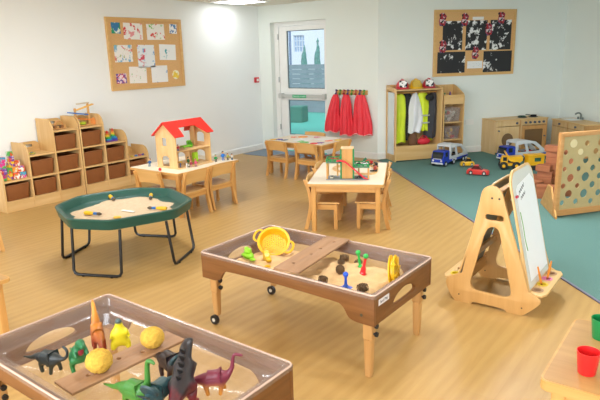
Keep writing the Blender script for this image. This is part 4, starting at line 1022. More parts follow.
for x, y, h in ((-.19, -.07, .16), (-.19, .07, .16), (-.10, .07, .16), (.19, -.07, .115), (.19, .07, .115), (.10, .07, .115)):
    MB().cyl(.008, (x, y, .008), (x, y, h), 10).build('post', gw, t)
m = MB(); m.prism([(-.10, .178), (-.06, .182), (-.02, .168), (.15, .020), (.185, .010), (.185, .016), (.152, .030), (-.018, .180), (-.06, .194), (-.10, .190)], -.118, -.090, 'xz', .001); m.build('ramp', plain('ramp_red', '#D81F38', .35, .04), t)
gr = Matrix.Translation((-2.80, 4.50, 0)) @ Matrix.Rotation(R(30), 4, 'Z')
def gp(x, y, z): v = gr @ Vector((x, y, 0)); return (v.x, v.y, GZ+z)
small_car('toy_car', 'lime green toy car on the upper deck of the toy garage', gp(-.165, -.03, .1725), R(30), .065, '#7FC42E')
small_car('toy_car', 'yellow toy car on the upper deck beside the lift tower', gp(-.105, .0, .1725), R(100), .06, '#E9C531', '#B03A3A')
small_car('toy_car', 'red toy car at the back of the garage upper deck', gp(-.14, .055, .1725), R(30), .055, '#C9453A')
small_car('toy_car', 'dark blue toy car on the lower deck of the toy garage', gp(.105, -.03, .1275), R(60), .07, '#26314F')
small_car('toy_car', 'white toy car on the lower deck of the toy garage', gp(.155, .03, .1275), R(30), .065, '#E6E6E2')
small_car('toy_car', 'black toy car parked under the lower deck of the garage', gp(.12, -.03, .0085), R(35), .075, '#24272B')
small_car('toy_car', 'cream toy car parked under the upper deck of the garage', gp(-.15, -.02, .0085), R(120), .07, '#D9D2BE')
small_car('toy_car', 'small black and white toy car on the table behind the garage', (-2.76, 4.90, GZ), R(70), .06, '#3A3C3E', '#D8D4CC')
trk = wood('track_wood', '#E0B680', '#D0A068', 'x')
def track(label, pts, closed=False):
    p3 = spline([(x, y) for x, y in pts], 8, closed); m = MB(); n = len(p3); rr = []
    for i, (x, y) in enumerate(p3):
        a = Vector(p3[(i-1) % n] if closed or i else p3[i]); b = Vector(p3[(i+1) % n] if closed or i < n-1 else p3[i]); d_ = (b-a).normalized(); nn = Vector((-d_.y, d_.x))
        rr.append([(x+nn.x*u, y+nn.y*u, w) for u, w in ((-.02, 0), (.02, 0), (.02, .012), (.014, .012), (.013, .009), (.009, .009), (.008, .012), (-.008, .012), (-.009, .009), (-.013, .009), (-.014, .012), (-.02, .012))])
    if closed: rr.append(rr[0])
    m.rings(rr, not closed); o = m.build('train_track', trk, loc=(0, 0, GZ)); return tag(o, label, 'train track')
track('loop of wooden toy train track on the middle table behind the garage', [(-2.70, 4.76), (-2.74, 4.93), (-2.86, 5.10), (-3.04, 5.12), (-3.17, 5.00), (-3.17, 4.84), (-3.06, 4.73), (-2.88, 4.70)], True)
def wagon(label, x, y, rz, c, L=.075):
    t = thing('toy_wagon', label, 'toy train', (x, y, GZ+.012), rz)
    MB().box(-L/2, L/2, -.016, .016, .010, .018, .002).build('chassis', plain('wagon_black', '#2A2526', .5), t)
    MB().box(-L/2+.003, L/2-.003, -.015, .015, .018, .046, .005).build('body', plain('wg'+c, c, .4, .06), t)
    MB().box(-L/2+.012, L/2-.012, -.017, .017, .026, .038, .002).build('window_band', plain('wagon_yellow', '#C98A3A', .4), t)
    for a in (-.02, .02):
        for b in (-1, 1): MB().cyl(.009, (a, b*.012, .009), (a, b*.018, .009), 12).build('wheel', plain('wagon_black', '#2A2526', .5), t)
wagon('brown and red toy train wagon at the right of the wooden track', -2.715, 4.87, R(112), '#A8402C', .10)
wagon('red toy train engine at the far side of the wooden track', -2.93, 5.125, R(168), '#C52430', .09)
wagon('black toy train wagon behind the red engine on the track', -2.815, 5.055, R(138), '#26282C', .07)
o = MB().prism([(-.03, 0), (.03, 0), (.025, .05), (.0, .075), (-.025, .05)], -.012, .012, 'xz', .004).build('toy_bridge', plain('bridge_green', '#2C7A5A', .5), loc=(-3.0, 5.17, GZ+.0), rz=R(20)); tag(o, 'dark green toy tunnel piece at the back of the middle table', 'toy')

# ================================================================ paper shapes on the table by the door
i = 0
for x, y, c, lab, s, kd in [(-5.05, 6.17, '#E9B84A', 'yellow', .05, 0), (-4.965, 6.20, '#5B4AA8', 'purple', .055, 1), (-4.87, 6.19, '#8A93A8', 'grey blue', .05, 2), (-4.93, 6.48, '#E87A4A', 'coral orange', .05, 1), (-4.83, 6.56, '#F29A2E', 'orange', .07, 0), (-4.50, 6.14, '#7CC46A', 'green', .06, 0), (-4.60, 6.20, '#9AD08A', 'pale green', .05, 2), (-4.33, 6.12, '#E23A3A', 'red', .05, 0), (-4.28, 6.20, '#8A3A9A', 'violet', .05, 1), (-4.28, 6.40, '#F08A6A', 'salmon', .05, 2), (-4.21, 6.52, '#E9C24A', 'golden', .05, 0), (-4.63, 6.62, '#D86A9A', 'pink', .05, 1)]:
    m = MB(); o_ = circ(0, 0, s, 18) if kd == 0 else ([(s*(1 if k % 2 else .45)*cos(pi*k/5), s*(1 if k % 2 else .45)*sin(pi*k/5)) for k in range(10)] if kd == 1 else rrect(-s, s, -s*.6, s*.6, .012))
    m.plate(o_, [[(q[0]*.5, q[1]*.5) for q in o_]], .006, 'xy', 0, .001)
    o = m.build('craft_shape', plain('craft'+c, c, .5, .03), loc=(x, y, .4645), rz=i*.8); i += 1
    tag(o, '%s hollow %s lying on the table near the door' % (lab, ['ring', 'star', 'rectangle'][kd]), 'craft shape', 'coloured shapes on the table near the door')
for x, y, rz, lab in [(-4.66, 6.35, 10, 'middle'), (-4.42, 6.55, -15, 'far right')]:
    o = MB().box(-.105, .105, -.15, .15, 0, .001).build('paper_sheet', plain('paper', '#F4F1EC', .8, .01), loc=(x, y, .4620), rz=R(rz), smooth=False); tag(o, 'plain white paper sheet at the %s of the table near the door' % lab, 'paper')

# ================================================================ dressing-up cupboard on the angled wall
BR = BROT+pi
def bw(s, o, z=0): return tuple(WB(s, o, z))
ply = W_PLY('z')
t = thing('dressing_up_cupboard', 'open wooden dressing-up cupboard full of coats, with helmets on top', 'cupboard', bw(-1.0, .004), BR)
hw, dp = .378, .352      # local x: + is left in the picture, local y: out of the wall
m = MB(); m.box(-hw, hw, 0, .012, .0, 1.12, .002); m.build('back_panel', ply, t)
for s in (-1, 1):
    if s == 1:
        m = MB(); m.plate([(0.012, 0), (dp, 0), (dp, 1.07), (.012, 1.12)], [[(.05, .10), (dp-.045, .10), (dp-.045, 1.02), (.05, 1.05)]], .018, 'yz', s*(hw-.009), .001); m.build('side_frame', ply, t)
        m = MB(); m.box(hw-.012, hw-.006, .05, dp-.045, .10, 1.02); m.build('side_mirror', plain('mirror', '#DCE3E6', .12, .0, metal=.6), t, False)
    else:
        m = MB(); m.plate([(0.012, 0), (dp, 0), (dp, 1.07), (.012, 1.12)], [], .018, 'yz', s*(hw-.009), .001); m.build('side_panel', ply, t)
MB().box(-hw+.018, hw-.018, .012, dp, 1.045, 1.063, .002).build('top_shelf', W_PLY('x'), t)
MB().box(-hw+.018, hw-.018, dp-.018, dp-.002, .02, .235, .002).build('front_board', W_PLY('x'), t)
MB().box(-hw+.018, hw-.018, .012, dp-.02, .20, .216, .002).build('base_shelf', W_PLY('x'), t)
MB().cyl(.011, (-hw+.018, .19, 1.005), (hw-.018, .19, 1.005), 12).build('hanging_rail', W_BEECH('x'), t)
def GM(s, o=.19, z=0): return Matrix.Translation(WB(s, o, z)) @ Matrix.Rotation(BR, 4, 'Z')
hv = plain('hi_vis', '#D7EA2C', .55, .05); wc = plain('white_cloth', '#E4E6EC', .75, .03); dg_ = plain('dark_cloth', '#3E3E44', .8, .1); bkc = plain('black_cloth', '#202226', .8, .1); st_m = plain('reflective', '#B5B9B4', .3, .05)
def stripes(t, zs, w, cx, dep):
    for z in zs:
        m = MB(); m.tube([(cx+w*cos(2*pi*k/28), -dep*.05+dep*sin(2*pi*k/28), z) for k in range(28)], .012, 6, True); m.build('reflective_band', st_m, t)
g = garment('hanging_coat', 'yellow hi-vis jacket hanging at the left end of the dressing-up cupboard', 'coat', GM(-1.225, .21), [(.99, .03, 0), (.94, .08, 0), (.75, .10, 0), (.5, .10, .01), (.27, .115, .015)], hv, .085, 6, .2, 'coats in the dressing-up cupboard', seed=1)
g = garment('hanging_coat', 'black coat squeezed between the yellow jacket and the white coat', 'coat', GM(-1.10, .17), [(1.0, .035, 0), (.95, .07, 0), (.8, .075, 0), (.5, .05, .0), (.30, .045, 0)], bkc, .05, 5, .2, 'coats in the dressing-up cupboard', seed=2)
g = garment('hanging_coat', 'white coat hanging in the middle of the dressing-up cupboard', 'coat', GM(-.985, .215), [(1.005, .018, 0), (.92, .06, 0), (.75, .11, 0), (.6, .125, -.01), (.41, .11, .02)], wc, .085, 5, .2, 'coats in the dressing-up cupboard', seed=3)
g = garment('hanging_coat', 'yellow hi-vis vest with grey bands, right of the white coat', 'coat', GM(-.835, .20), [(1.01, .03, .03), (.96, .075, .02), (.8, .08, .0), (.62, .07, .0), (.43, .06, -.01)], hv, .055, 5, .15, 'coats in the dressing-up cupboard', seed=4)
stripes(g, (.55, .66), .078, 0, .05)
o = MB().ball(.065, (0, 0, 0), (1.1, .7, .8)).build('baseball_cap', bkc, loc=bw(-.79, .27, .93), rz=BR); tag(o, 'black cap hanging in front of the yellow vest in the cupboard', 'cap')
g = garment('hanging_coat', 'long dark grey coat at the right end of the dressing-up cupboard', 'coat', GM(-.695, .205), [(1.0, .02, -.02), (.93, .065, -.01), (.75, .085, .0), (.5, .10, .02), (.31, .085, .03)], dg_, .08, 6, .2, 'coats in the dressing-up cupboard', seed=5)
g = garment('hanging_coat', 'narrow yellow hi-vis coat half hidden behind the dark grey coat', 'coat', GM(-.665, .085), [(.97, .02, 0), (.9, .035, 0), (.6, .035, 0), (.26, .04, 0)], hv, .03, 4, .2, 'coats in the dressing-up cupboard', seed=6)
m = MB(); m.ball(.09, (0, 0, .055), (1.25, .6, .6)); m.tube(spline([(-.06, 0, .10), (-.02, 0, .135), (.03, 0, .13), (.06, 0, .10)], 5), .007); o = m.build('cloth_bag', plain('bag_red', '#D42A3C', .6, .08), loc=bw(-.86, .24, .217), rz=BR); tag(o, 'red cloth bag lying in the bottom of the dressing-up cupboard', 'bag')
m = MB(); m.lathe([(.05, 0), (.07, .03), (.075, .10), (.05, .17), (.03, .19)], 20); o = m.build('cloth_sack', plain('sack_brown', '#6E4B34', .8, .1), loc=bw(-1.03, .22, .217)); tag(o, 'brown cloth sack in the bottom of the cupboard, left of the red bag', 'bag')
# helmets
def helmet(label, s, c, crest):
    t = thing('toy_helmet', label, 'helmet', bw(s, .22, 1.069), BR-R(18), 'helmets on the dressing-up cupboard'); t.scale = (1.15, 1.15, 1.35)
    n = 9; m = MB(); prof = [(.086*cos(R(90*i/n)), .012+.088*sin(R(90*i/n))) for i in range(n+1)]
    m.lathe([(.09, .0)]+prof, 24, Matrix.Diagonal((.95, 1.12, 1, 1)), cap=False); m.build('shell', plain('helm'+c, c, .3, .04), t)
    m = MB(); m.prism(rrect(-.05, .05, -.036, .036, .016), .050, .108, 'xz', .006, Matrix.Translation((0, 0, .054))); m.build('front_badge', crest, t)
    m = MB(); m.rings([[(r_*.95*cos(2*pi*j/28), r_*1.15*sin(2*pi*j/28)*(1.12 if sin(2*pi*j/28) > 0 else 1), z) for j in range(28)] for r_, z in ((.088, .004), (.104, .0), (.104, .005), (.088, .010))], cap=False); m.build('brim', plain('helm'+c, c, .3, .04), t)
    MB().box(-.007, .007, -.08, .075, .090, .106, .004).build('ridge', plain('helm'+c, c, .3, .04), t)
ck = blotch('checker_badge', '#F0F0F0', ['#20242E'], 34, .5, 4)
helmet('red toy helmet with black and white badge, left end of the cupboard top', -1.215, '#D7263A', ck)
helmet('yellow toy helmet in the middle of the cupboard top', -1.0, '#F2C41C', plain('badge_grey', '#B99A2A', .4, .1))
helmet('red toy helmet with black and white badge, right end of the cupboard top', -.79, '#C4243A', ck)
# narrow shelf unit
t = thing('shelf_tower', 'narrow wooden shelf tower with toy boxes, right of the dressing-up cupboard', 'shelf unit', bw(-.424, .004), BR)
hw, dp = .173, .345
MB().box(-hw, hw, 0, .012, 0, 1.09, .002).build('back_panel', ply, t)
for s in (-1, 1):
    m = MB(); m.prism([(.012, 0), (dp, 0), (dp, .93), (dp-.03, .97), (.10, 1.07), (.012, 1.09)], s*(hw-.016 if s > 0 else hw)+0, s*(hw if s > 0 else hw-.016), 'yz', .002); m.build('side_panel', ply, t)
for z in (.05, .285, .55, .83): MB().box(-hw+.017, hw-.017, .012, dp-.002, z-.014, z, .002).build('shelf', W_PLY('x'), t)
MB().box(-hw+.017, hw-.017, dp-.014, dp-.001, .83, .955, .002).build('bin_front', W_PLY('x'), t)
def clearbox(label, z, h, cols, lid):
    t = thing('storage_box', label, 'box', bw(-.424, .19, z+.001), BR); w, d = .135, .13
    m = MB(); m.rings([[(x, y, 0) for x, y in rrect(-w*.9, w*.9, -d*.9, d*.9, .02)], [(x, y, h) for x, y in rrect(-w, w, -d, d, .02)], [(x, y, h) for x, y in rrect(-w+.004, w-.004, -d+.004, d-.004, .02)], [(x, y, .004) for x, y in rrect(-w*.88, w*.88, -d*.88, d*.88, .02)]]); m.build('box_body', clr, t)
    if lid: MB().box(-w-.004, w+.004, -d-.004, d+.004, h, h+.014, .006).build('lid', clr, t)
    rr = random.Random(len(cols))
    for i in range(16):
        x, y, zz = rr.uniform(-.09, .09), rr.uniform(-.08, .09), .03+.05*(i//6)
        c = cols[i % len(cols)]
        o = MB().box(-.024, .024, -.018, .018, -.022, .022, .008).build('toy_piece', plain('tp'+c, c, .5, .04)); v = t.matrix_basis @ Vector((x, y, zz)); o.location = v; o.rotation_euler = (rr.uniform(0, 3), rr.uniform(0, 3), rr.uniform(0, 3))
        tag(o, 'small %s toy piece in the %s box of the narrow shelf tower' % ({'#E9E6E0': 'white', '#D9D0C4': 'cream', '#C94A3A': 'red', '#4A9A5A': 'green', '#E9C23A': 'yellow', '#D8452E': 'orange red', '#C8BFAE': 'beige', '#8A6A4A': 'brown'}[c], 'upper' if z > .5 else 'lower'), 'toy', 'toy pieces in the %s clear box' % ('upper' if z > .5 else 'lower'))
clearbox('clear plastic box of white and coloured toys on the tower\'s upper shelf', .55, .20, ['#E9E6E0', '#D9D0C4', '#C94A3A', '#4A9A5A', '#E9E6E0'], False)
clearbox('clear plastic box with red and yellow toys on the tower\'s middle shelf', .285, .18, ['#E9C23A', '#D8452E', '#C8BFAE', '#8A6A4A'], True)
for s, c, lab, h in ((-.53, '#2E7A4A', 'green', .15), (-.44, '#5A3A8A', 'purple', .165), (-.37, '#3A3438', 'black', .11)):
    o = MB().lathe([(.018, 0), (.02, .01), (.02, h*.7), (.009, h*.82), (.011, h)], 14).build('toy_bottle', plain('btl'+c, c, .4, .05), loc=bw(s, .24, .831)); tag(o, 'small %s bottle standing in the bin on top of the shelf tower' % lab, 'bottle')

# ================================================================ play kitchen
kf = wood('kitchen_frame', '#D2A066', '#BE8A50', 'z'); kp = wood('kitchen_panel', '#E0C090', '#D3AF78', 'z'); dkw = plain('smoked_panel', '#7A5F42', .25, .05); kn = plain('knob_grey', '#4E5668', .4, .08)
def cabinet(name, label, cat, s, w, h, parts):
    t = thing(name, label, cat, bw(s, .005), BR); d = .378
    for q in (-1, 1): MB().box(q*w/2-(.018 if q > 0 else 0), q*w/2+(.018 if q < 0 else 0), 0, d, 0, h-.016, .002).build('side_panel', kp if q > 0 else kf, t)
    MB().box(-w/2+.019, w/2-.019, .002, .012, .02, h-.016).build('back_panel', kp, t)
    MB().box(-w/2-.006, w/2+.006, -.0, d+.012, h-.016, h, .003).build('worktop', W_PLY('x'), t)
    MB().box(-w/2+.019, w/2-.019, d-.016, d, h-.10, h-.017, .002).build('control_panel', kp, t)
    MB().box(-w/2+.019, w/2-.019, .012, d-.02, .03, .045, .001).build('base_shelf', kp, t)
    return t, d
t, d_ = cabinet('toy_washing_machine', 'wooden toy washing machine with round dark window, left of the toy cooker', 'toy washing machine', .50, .445, .535, 0)
m = MB(); m.plate([(-.20, .035), (.20, .035), (.20, .425), (-.20, .425)], [circ(0, .22, .105, 28)], .016, 'xz', d_-.006, .001); dr = m.build('door', kp, t)
MB().prism(circ(0, .22, .108, 28), d_-.012, d_-.006, 'xz').build('round_window', dkw, dr)
MB().cyl(.012, (.165, d_, .37), (.165, d_+.02, .37)).build('knob', kn, dr)
for x in (-.15,): MB().cyl(.017, (x, d_, .475), (x, d_+.018, .475), 14).build('control_knob', kn, t)
t, d_ = cabinet('toy_cooker', 'wooden toy cooker with five knobs, dark oven window and two hobs', 'toy cooker', .968, .475, .535, 0)
m = MB(); m.plate([(-.215, .035), (.215, .035), (.215, .425), (-.215, .425)], [rrect(-.165, .165, .09, .365, .015)], .016, 'xz', d_-.006, .001); dr = m.build('oven_door', kf, t)
MB().box(-.168, .168, d_-.012, d_-.007, .087, .368).build('oven_window', dkw, dr)
MB().cyl(.012, (-.19, d_, .25), (-.19, d_+.022, .25)).build('knob', kn, dr)
for i in range(5): MB().cyl(.018, (-.16+.08*i, d_, .475), (-.16+.08*i, d_+.018, .475), 14).build('control_knob', kn, t)
for x in (-.10, .10):
    MB().lathe([(.07, 0), (.07, .006), (.001, .007)], 24, Matrix.Translation((x, .2, .535)), cap=False).build('hob', plain('hob_black', '#2B3436', .4, .08), t)
t = thing('toy_pan', 'dark green toy frying pan on the left hob of the toy cooker', 'toy pan', bw(.86, .21, .543), BR+R(30))
pn = plain('pan_green', '#34504A', .4, .1)
MB().lathe([(.001, 0), (.05, 0), (.062, .018), (.058, .018), (.047, .004), (.001, .004)], 22, cap=False).build('pan_body', pn, t); MB().tube([(.058, 0, .014), (.10, 0, .02), (.14, 0, .02)], .006).build('handle', pn, t)
t = thing('toy_pan', 'black toy saucepan on the right hob of the toy cooker', 'toy pan', bw(1.07, .21, .543), BR-R(40))
MB().lathe([(.001, 0), (.045, 0), (.048, .025), (.045, .025), (.042, .004), (.001, .004)], 22, cap=False).build('pan_body', bkc, t); MB().tube([(.046, 0, .02), (.09, 0, .026), (.12, 0, .026)], .006).build('handle', bkc, t)
# sink unit along the far right wall
t = thing('toy_sink_unit', 'wooden toy kitchen sink unit with grey tap along the far right wall', 'toy sink', (-2.249, 9.781, 0), R(-47.8))
L_, d_, h_ = .90, .35, .50
for x in (0, .44, .882): MB().box(x, x+.018, 0, d_, 0, h_-.016, .002).build('side_panel', kf if x else kp, t)
m = MB(); m.plate([(-.006, -.012), (L_+.006, -.012), (L_+.006, d_), (-.006, d_)], [rrect(.09, .37, .09, .29, .05)], .016, 'xy', h_-.008, .002); m.build('worktop', W_PLY('x'), t)
m = MB(); m.rings([[(x, y, z) for x, y in rrect(.09+k, .37-k, .09+k, .29-k, .05)] for z, k in ((h_+.003, -.012), (h_+.004, 0), (h_-.08, .02), (h_-.085, .08))], cap=True); m.build('sink_basin', plain('basin_white', '#F1F1EE', .3, .0), t)
gt = plain('tap_grey', '#6C7672', .35, .06)
m = MB(); m.tube(spline([(.26, .315, h_), (.26, .315, h_+.07), (.255, .29, h_+.10), (.245, .25, h_+.095), (.24, .235, h_+.075)], 5), .013, 10); m.build('tap_spout', gt, t)
for x in (.20, .32): m = MB(); m.lathe([(.016, 0), (.018, .012), (.012, .025), (.016, .035), (.001, .04)], 12, Matrix.Translation((x, .31, h_)), cap=False); m.build('tap_knob', gt, t)
for x0, x1 in ((.02, .436), (.462, .878)):
    MB().box(x0, x1, .0, .014, h_-.10, h_-.018, .002).build('control_panel', kp, t)
    dr = MB().box(x0, x1, -.004, .012, .035, h_-.108, .003).build('door', kp, t)
    xk = x1-.03 if x0 < .1 else x0+.03
    MB().cyl(.012, (xk, -.004, .32), (xk, -.024, .32)).build('knob', kn, dr)
    MB().cyl(.017, ((x0+x1)/2, .0, h_-.06), ((x0+x1)/2, -.018, h_-.06), 14).build('control_knob', kn, t)
MB().box(.018, L_-.018, d_-.012, d_-.002, 0, h_-.018).build('back_panel', kp, t)

# ================================================================ toy vehicles on the carpet
CZ = .0065
tb, tw, tg = plain('truck_blue', '#1F3FB5', .35, .04), plain('truck_white', '#D5D8DC', .4, .02), plain('truck_glass', '#2A3034', .2, .1)
def transporter(label, loc, rz, cargo):
    t = thing('toy_transporter', label, 'toy truck', loc, rz, 'blue and white toy transporters'); t.scale = (1.06,)*3
    m = MB(); m.prism([(-.01, .035), (.155, .035), (.165, .06), (.165, .10), (.145, .145), (.125, .205), (-.01, .205)], -.092, .092, 'xz', .008, Matrix.Translation((.10, 0, 0))); m.build('cab', tb, t)
    m = MB(); m.box(.247, .259, -.075, .075, .145, .195, .002, Matrix.Translation((-.008, 0, 0)) @ Matrix.Rotation(0, 4, 'Y')); m.prism([(.262, .112), (.268, .112), (.240, .195), (.234, .195)], -.074, .074, 'xz'); m.build('windscreen', tg, t)
    for s in (-1, 1): MB().box(.15, .215, s*.0925-.001, s*.0925+.001, .13, .19, .0005).build('side_window', tg, t)
    MB().box(.262, .272, -.085, .085, .035, .058, .004).build('bumper', tw, t)
    for y in (-.06, .06): MB().cyl(.014, (.262, y, .082), (.27, y, .082), 12).build('headlamp', plain('lamp_pale', '#E5E3D6', .3, .02), t)
    MB().box(.243, .266, -.06, .06, .098, .110, .003).build('wiper_panel', tw, t)
    # trailer, its side frames with two big openings, sloping down at the back
    prof = [(.10, .085), (.10, .262), (.07, .278), (-.10, .278), (-.24, .250), (-.40, .135), (-.44, .085)]
    w1 = [(.06, .12), (.06, .225), (-.05, .235), (-.09, .12)]; w2 = [(-.13, .12), (-.09, .235), (-.20, .225), (-.32, .14), (-.32, .12)]
    for s in (-1, 1):
        m = MB(); m.plate(prof, [w1, w2], .012, 'xz', s*.092, .001); m.build('side_frame', tw, t)
    m = MB(); top = [(.10, .262), (.07, .278), (-.10, .278), (-.24, .250), (-.30, .207)]
    m.prism(top+[(x, z-.010) for x, z in reversed(top)], -.0855, .0855, 'xz'); m.build('roof', tw, t)
    MB().box(-.44, .098, -.0955, .0955, .05, .084, .004).build('chassis', tb, t)
    MB().box(-.40, .095, -.0855, .0855, .0845, .095).build('deck', plain('deck_dark', '#3A3F48', .5, .05), t)
    for x in (.20, -.02, -.30, -.38):
        for s in (-1, 1):
            w = MB().cyl(.037, (x, s*.076, .037), (x, s*.098, .037), 20).build('wheel', plain('tyre', '#26272A', .6, .05), t); MB().cyl(.019, (x, s*.0982, .037), (x, s*.101, .037), 14).build('hub_cap', tw, w)
    MB().box(-.10, .02, -.0968, -.0955, .055, .080).build('side_badge', plain('badge_white', '#E9E9EC', .4, .0), t)
    MB().box(-.10, .02, .0955, .0968, .055, .080).build('side_badge', plain('badge_white', '#E9E9EC', .4, .0), t)
    Mx = Matrix.Translation(loc) @ Matrix.Rotation(rz, 4, 'Z') @ Matrix.Scale(1.06, 4)
    for x, c, nm, lab in cargo:
        v = Mx @ Vector((x, 0, .0955)); small_car('toy_car', lab, tuple(v), rz+(pi if x < -.1 else 0), .125, c)
transporter('blue and white toy transporter parked beside the dressing-up cupboard', (-3.20, 7.84, CZ), R(-95), [(.0, '#30343A', 'dark', 'dark toy car inside the transporter beside the cupboard, front space'), (-.22, '#5A5046', 'brown', 'brown toy car inside the transporter beside the cupboard, rear space')])
transporter('blue and white toy transporter parked in front of the toy washing machine', (-2.44, 8.60, CZ), R(238), [(.0, '#D89A2A', 'amber', 'amber toy car inside the transporter before the washing machine'), (-.22, '#D8253A', 'red', 'red toy car inside the transporter before the washing machine')])
small_car('toy_car', 'yellow rounded toy car on the carpet beside the transporter', (-2.88, 7.80, CZ), R(215), .19, '#EDB92A', '#3A2E1E', zs=1.75)
small_car('toy_car', 'red sports toy car on the carpet in the middle of the gap', (-2.545, 7.31, CZ), R(10), .28, '#D93A34', '#5A1E20', zs=1.3)
# dumper
ty = plain('digger_yellow', '#F0B51C', .4, .05); tk = plain('digger_black', '#1F2124', .6, .1)
t = thing('toy_dumper', 'yellow toy dumper truck with big black wheels on the carpet', 'toy truck', (-2.315, 7.875, CZ), R(205))
MB().box(-.13, .12, -.045, .045, .05, .085, .006).build('chassis', ty, t)
m = MB(); m.prism([(.03, .085), (.115, .085), (.12, .12), (.10, .185), (.03, .185)], -.05, .05, 'xz', .005); m.build('cab', ty, t)
for s in (-1, 1): MB().box(.045, .095, s*.0508-.001, s*.0508+.001, .12, .17).build('side_window', tg, t)
m = MB(); m.prism([(-.16, .13), (-.12, .095), (.0, .115), (.02, .14), (.075, .235), (.06, .245), (.015, .17), (-.155, .185)], -.07, .07, 'xz', .004); m.build('tipper_bed', ty, t)
for x in (-.08, .085):
    for s in (-1, 1):
        w = MB().lathe([(.03, -.022), (.052, -.018), (.056, 0), (.052, .018), (.03, .022)], 22, Matrix.Translation((x, s*.068, .056)) @ Matrix.Rotation(R(90), 4, 'X')).build('wheel', tk, t); MB().cyl(.022, (x, s*.088, .056), (x, s*.0925, .056), 14).build('hub_cap', ty, w)
# digger on tracks
t = thing('toy_digger', 'yellow toy crane on black tracks, right of the dumper truck', 'toy digger', (-2.035, 8.03, CZ), R(48))
for s in (-1, 1):
    m = MB(); m.prism([(-.12, .02), (-.10, .0), (.10, .0), (.12, .02), (.12, .045), (.10, .06), (-.10, .06), (-.12, .045)], s*.07-.022, s*.07+.022, 'xz', .005); m.build('track', tk, t)
MB().box(-.10, .10, -.05, .05, .045, .075, .004).build('chassis', ty, t)
m = MB(); m.plate([(-.115, .075), (.115, .075), (.115, .19), (-.115, .19)], [[(-.03, .10), (.09, .10), (.09, .165), (-.03, .165)]], .10, 'xz', 0, .004); m.build('cab', ty, t)
MB().box(-.028, .088, -.02, .02, .101, .164).build('window', plain('digger_glass', '#2F6A5E', .3, .1), t)
MB().box(-.14, .135, -.065, .065, .185, .205, .006).build('roof', ty, t)
m = MB(); m.tube([(.11, 0, .18), (.17, 0, .19), (.19, 0, .15), (.18, 0, .10)], .012, 8); m.build('boom_arm', ty, t)

# ================================================================ red brick-like wooden blocks
brk = wood('red_block', '#B5714A', '#9A5838', 'x', 1, .6)
names = ['lowest', 'second', 'third', 'fourth', 'fifth', 'sixth', 'topmost']
for j, (bx, by, nk, cn) in enumerate([(-1.575, 7.05, 7, 'middle column'), (-1.405, 7.09, 7, 'right column'), (-1.755, 6.98, 2, 'left column'), (-1.62, 6.90, 4, 'front column')]):
    for k in range(nk):
        o = MB().box(-.08, .08, -.055, .055, 0, .07, .005).build('building_block', brk, loc=(bx+.012*((k*5+j) % 3-1), by+.01*((k*7+j*3) % 3-1), CZ+.0708*k), rz=R(-10+((k*5+j*11) % 9)*2.2)); tag(o, 'reddish wooden block, %s layer, %s of the stack behind the hole panel' % (names[k], cn), 'building block', 'reddish wooden blocks stacked behind the hole panel')
for x, y, a, lab in [(-1.50, 6.48, 20, 'nearest the panel'), (-1.66, 6.62, 75, 'beside the stack'), (-1.32, 6.72, 40, 'right behind the panel')]:
    o = MB().box(-.10, .10, -.06, .06, 0, .14, .006).build('building_block', brk, loc=(x, y, CZ), rz=R(a)); tag(o, 'large reddish wooden block standing on the carpet, %s' % lab, 'building block', 'large reddish blocks beside the stack')
# ================================================================ panel with round holes
PA = math.atan2(.8, .6)
t = thing('peephole_panel', 'upright plywood panel pierced by many round holes, in a wooden frame', 'play panel', (-1.207, 5.772, CZ), PA)
PL, PH = 1.02, .80
m = MB(); m.plate([(-.05, .015), (PL, .015), (PL, PH+.015), (-.05, PH+.015)], [[(-.015, .065), (PL-.04, .065), (PL-.04, PH-.02), (-.015, PH-.02)]], .04, 'xz', 0, .003); m.build('frame', W_OAK('x'), t)
hl = [(.093, .709, .037), (.252, .702, .027), (.41, .70, .034), (.017, .629, .026), (.18, .624, .027), (.364, .617, .03), (.085, .539, .029), (.256, .54, .034), (.425, .532, .026), (.018, .468, .024), (.181, .459, .027), (.345, .456, .03), (.094, .376, .039), (.269, .373, .045), (.435, .371, .032), (.018, .303, .027), (.181, .294, .026), (.358, .29, .033), (.088, .216, .042), (.267, .209, .043), (.438, .202, .033), (.02, .137, .026), (.178, .137, .028), (.357, .124, .028)]
hl = [(x+.012, z, r_) for x, z, r_ in hl]+[(x+.52, z, r_) for x, z, r_ in hl if x+.52+r_ < PL-.045]
op = plain('panel_board', '#BFA878', .6, .05)
m = MB(); m.plate([(-.016, .064), (PL-.039, .064), (PL-.039, PH-.019), (-.016, PH-.019)], [circ(x, z, r_, 18) for x, z, r_ in hl], .010, 'xz', 0); m.build('hole_board', op, t)
for x, z, r_ in (hl[0], hl[4]):
    m = MB(); m.prism(circ(x, z, r_+.003, 20), -.010, -.0055, 'xz'); m.build('disc_insert', plain('disc_cream', '#E5D2A4', .5, .03), t)
PM = (Matrix.Translation((-1.207, 5.772, CZ)) @ Matrix.Rotation(PA, 4, 'Z')).inverted()
for a, b, c in (((-1.20, 5.67), (-1.475, 6.22), 1), ((-.55, 6.45), (-.86, 7.02), 1)):
    a, b = Vector(a), Vector(b); L = (b-a).length; an = math.atan2((b-a).y, (b-a).x)
    Mx = PM @ Matrix.Translation((a.x, a.y, CZ)) @ Matrix.Rotation(an, 4, 'Z')
    m = MB(); m.prism([(0, 0), (0, .02), (L*.40, .26), (L*.60, .26), (L, .02), (L, 0)], -.009, .009, 'xz', .003, Mx); m.build('foot', W_BEECH('y'), t)

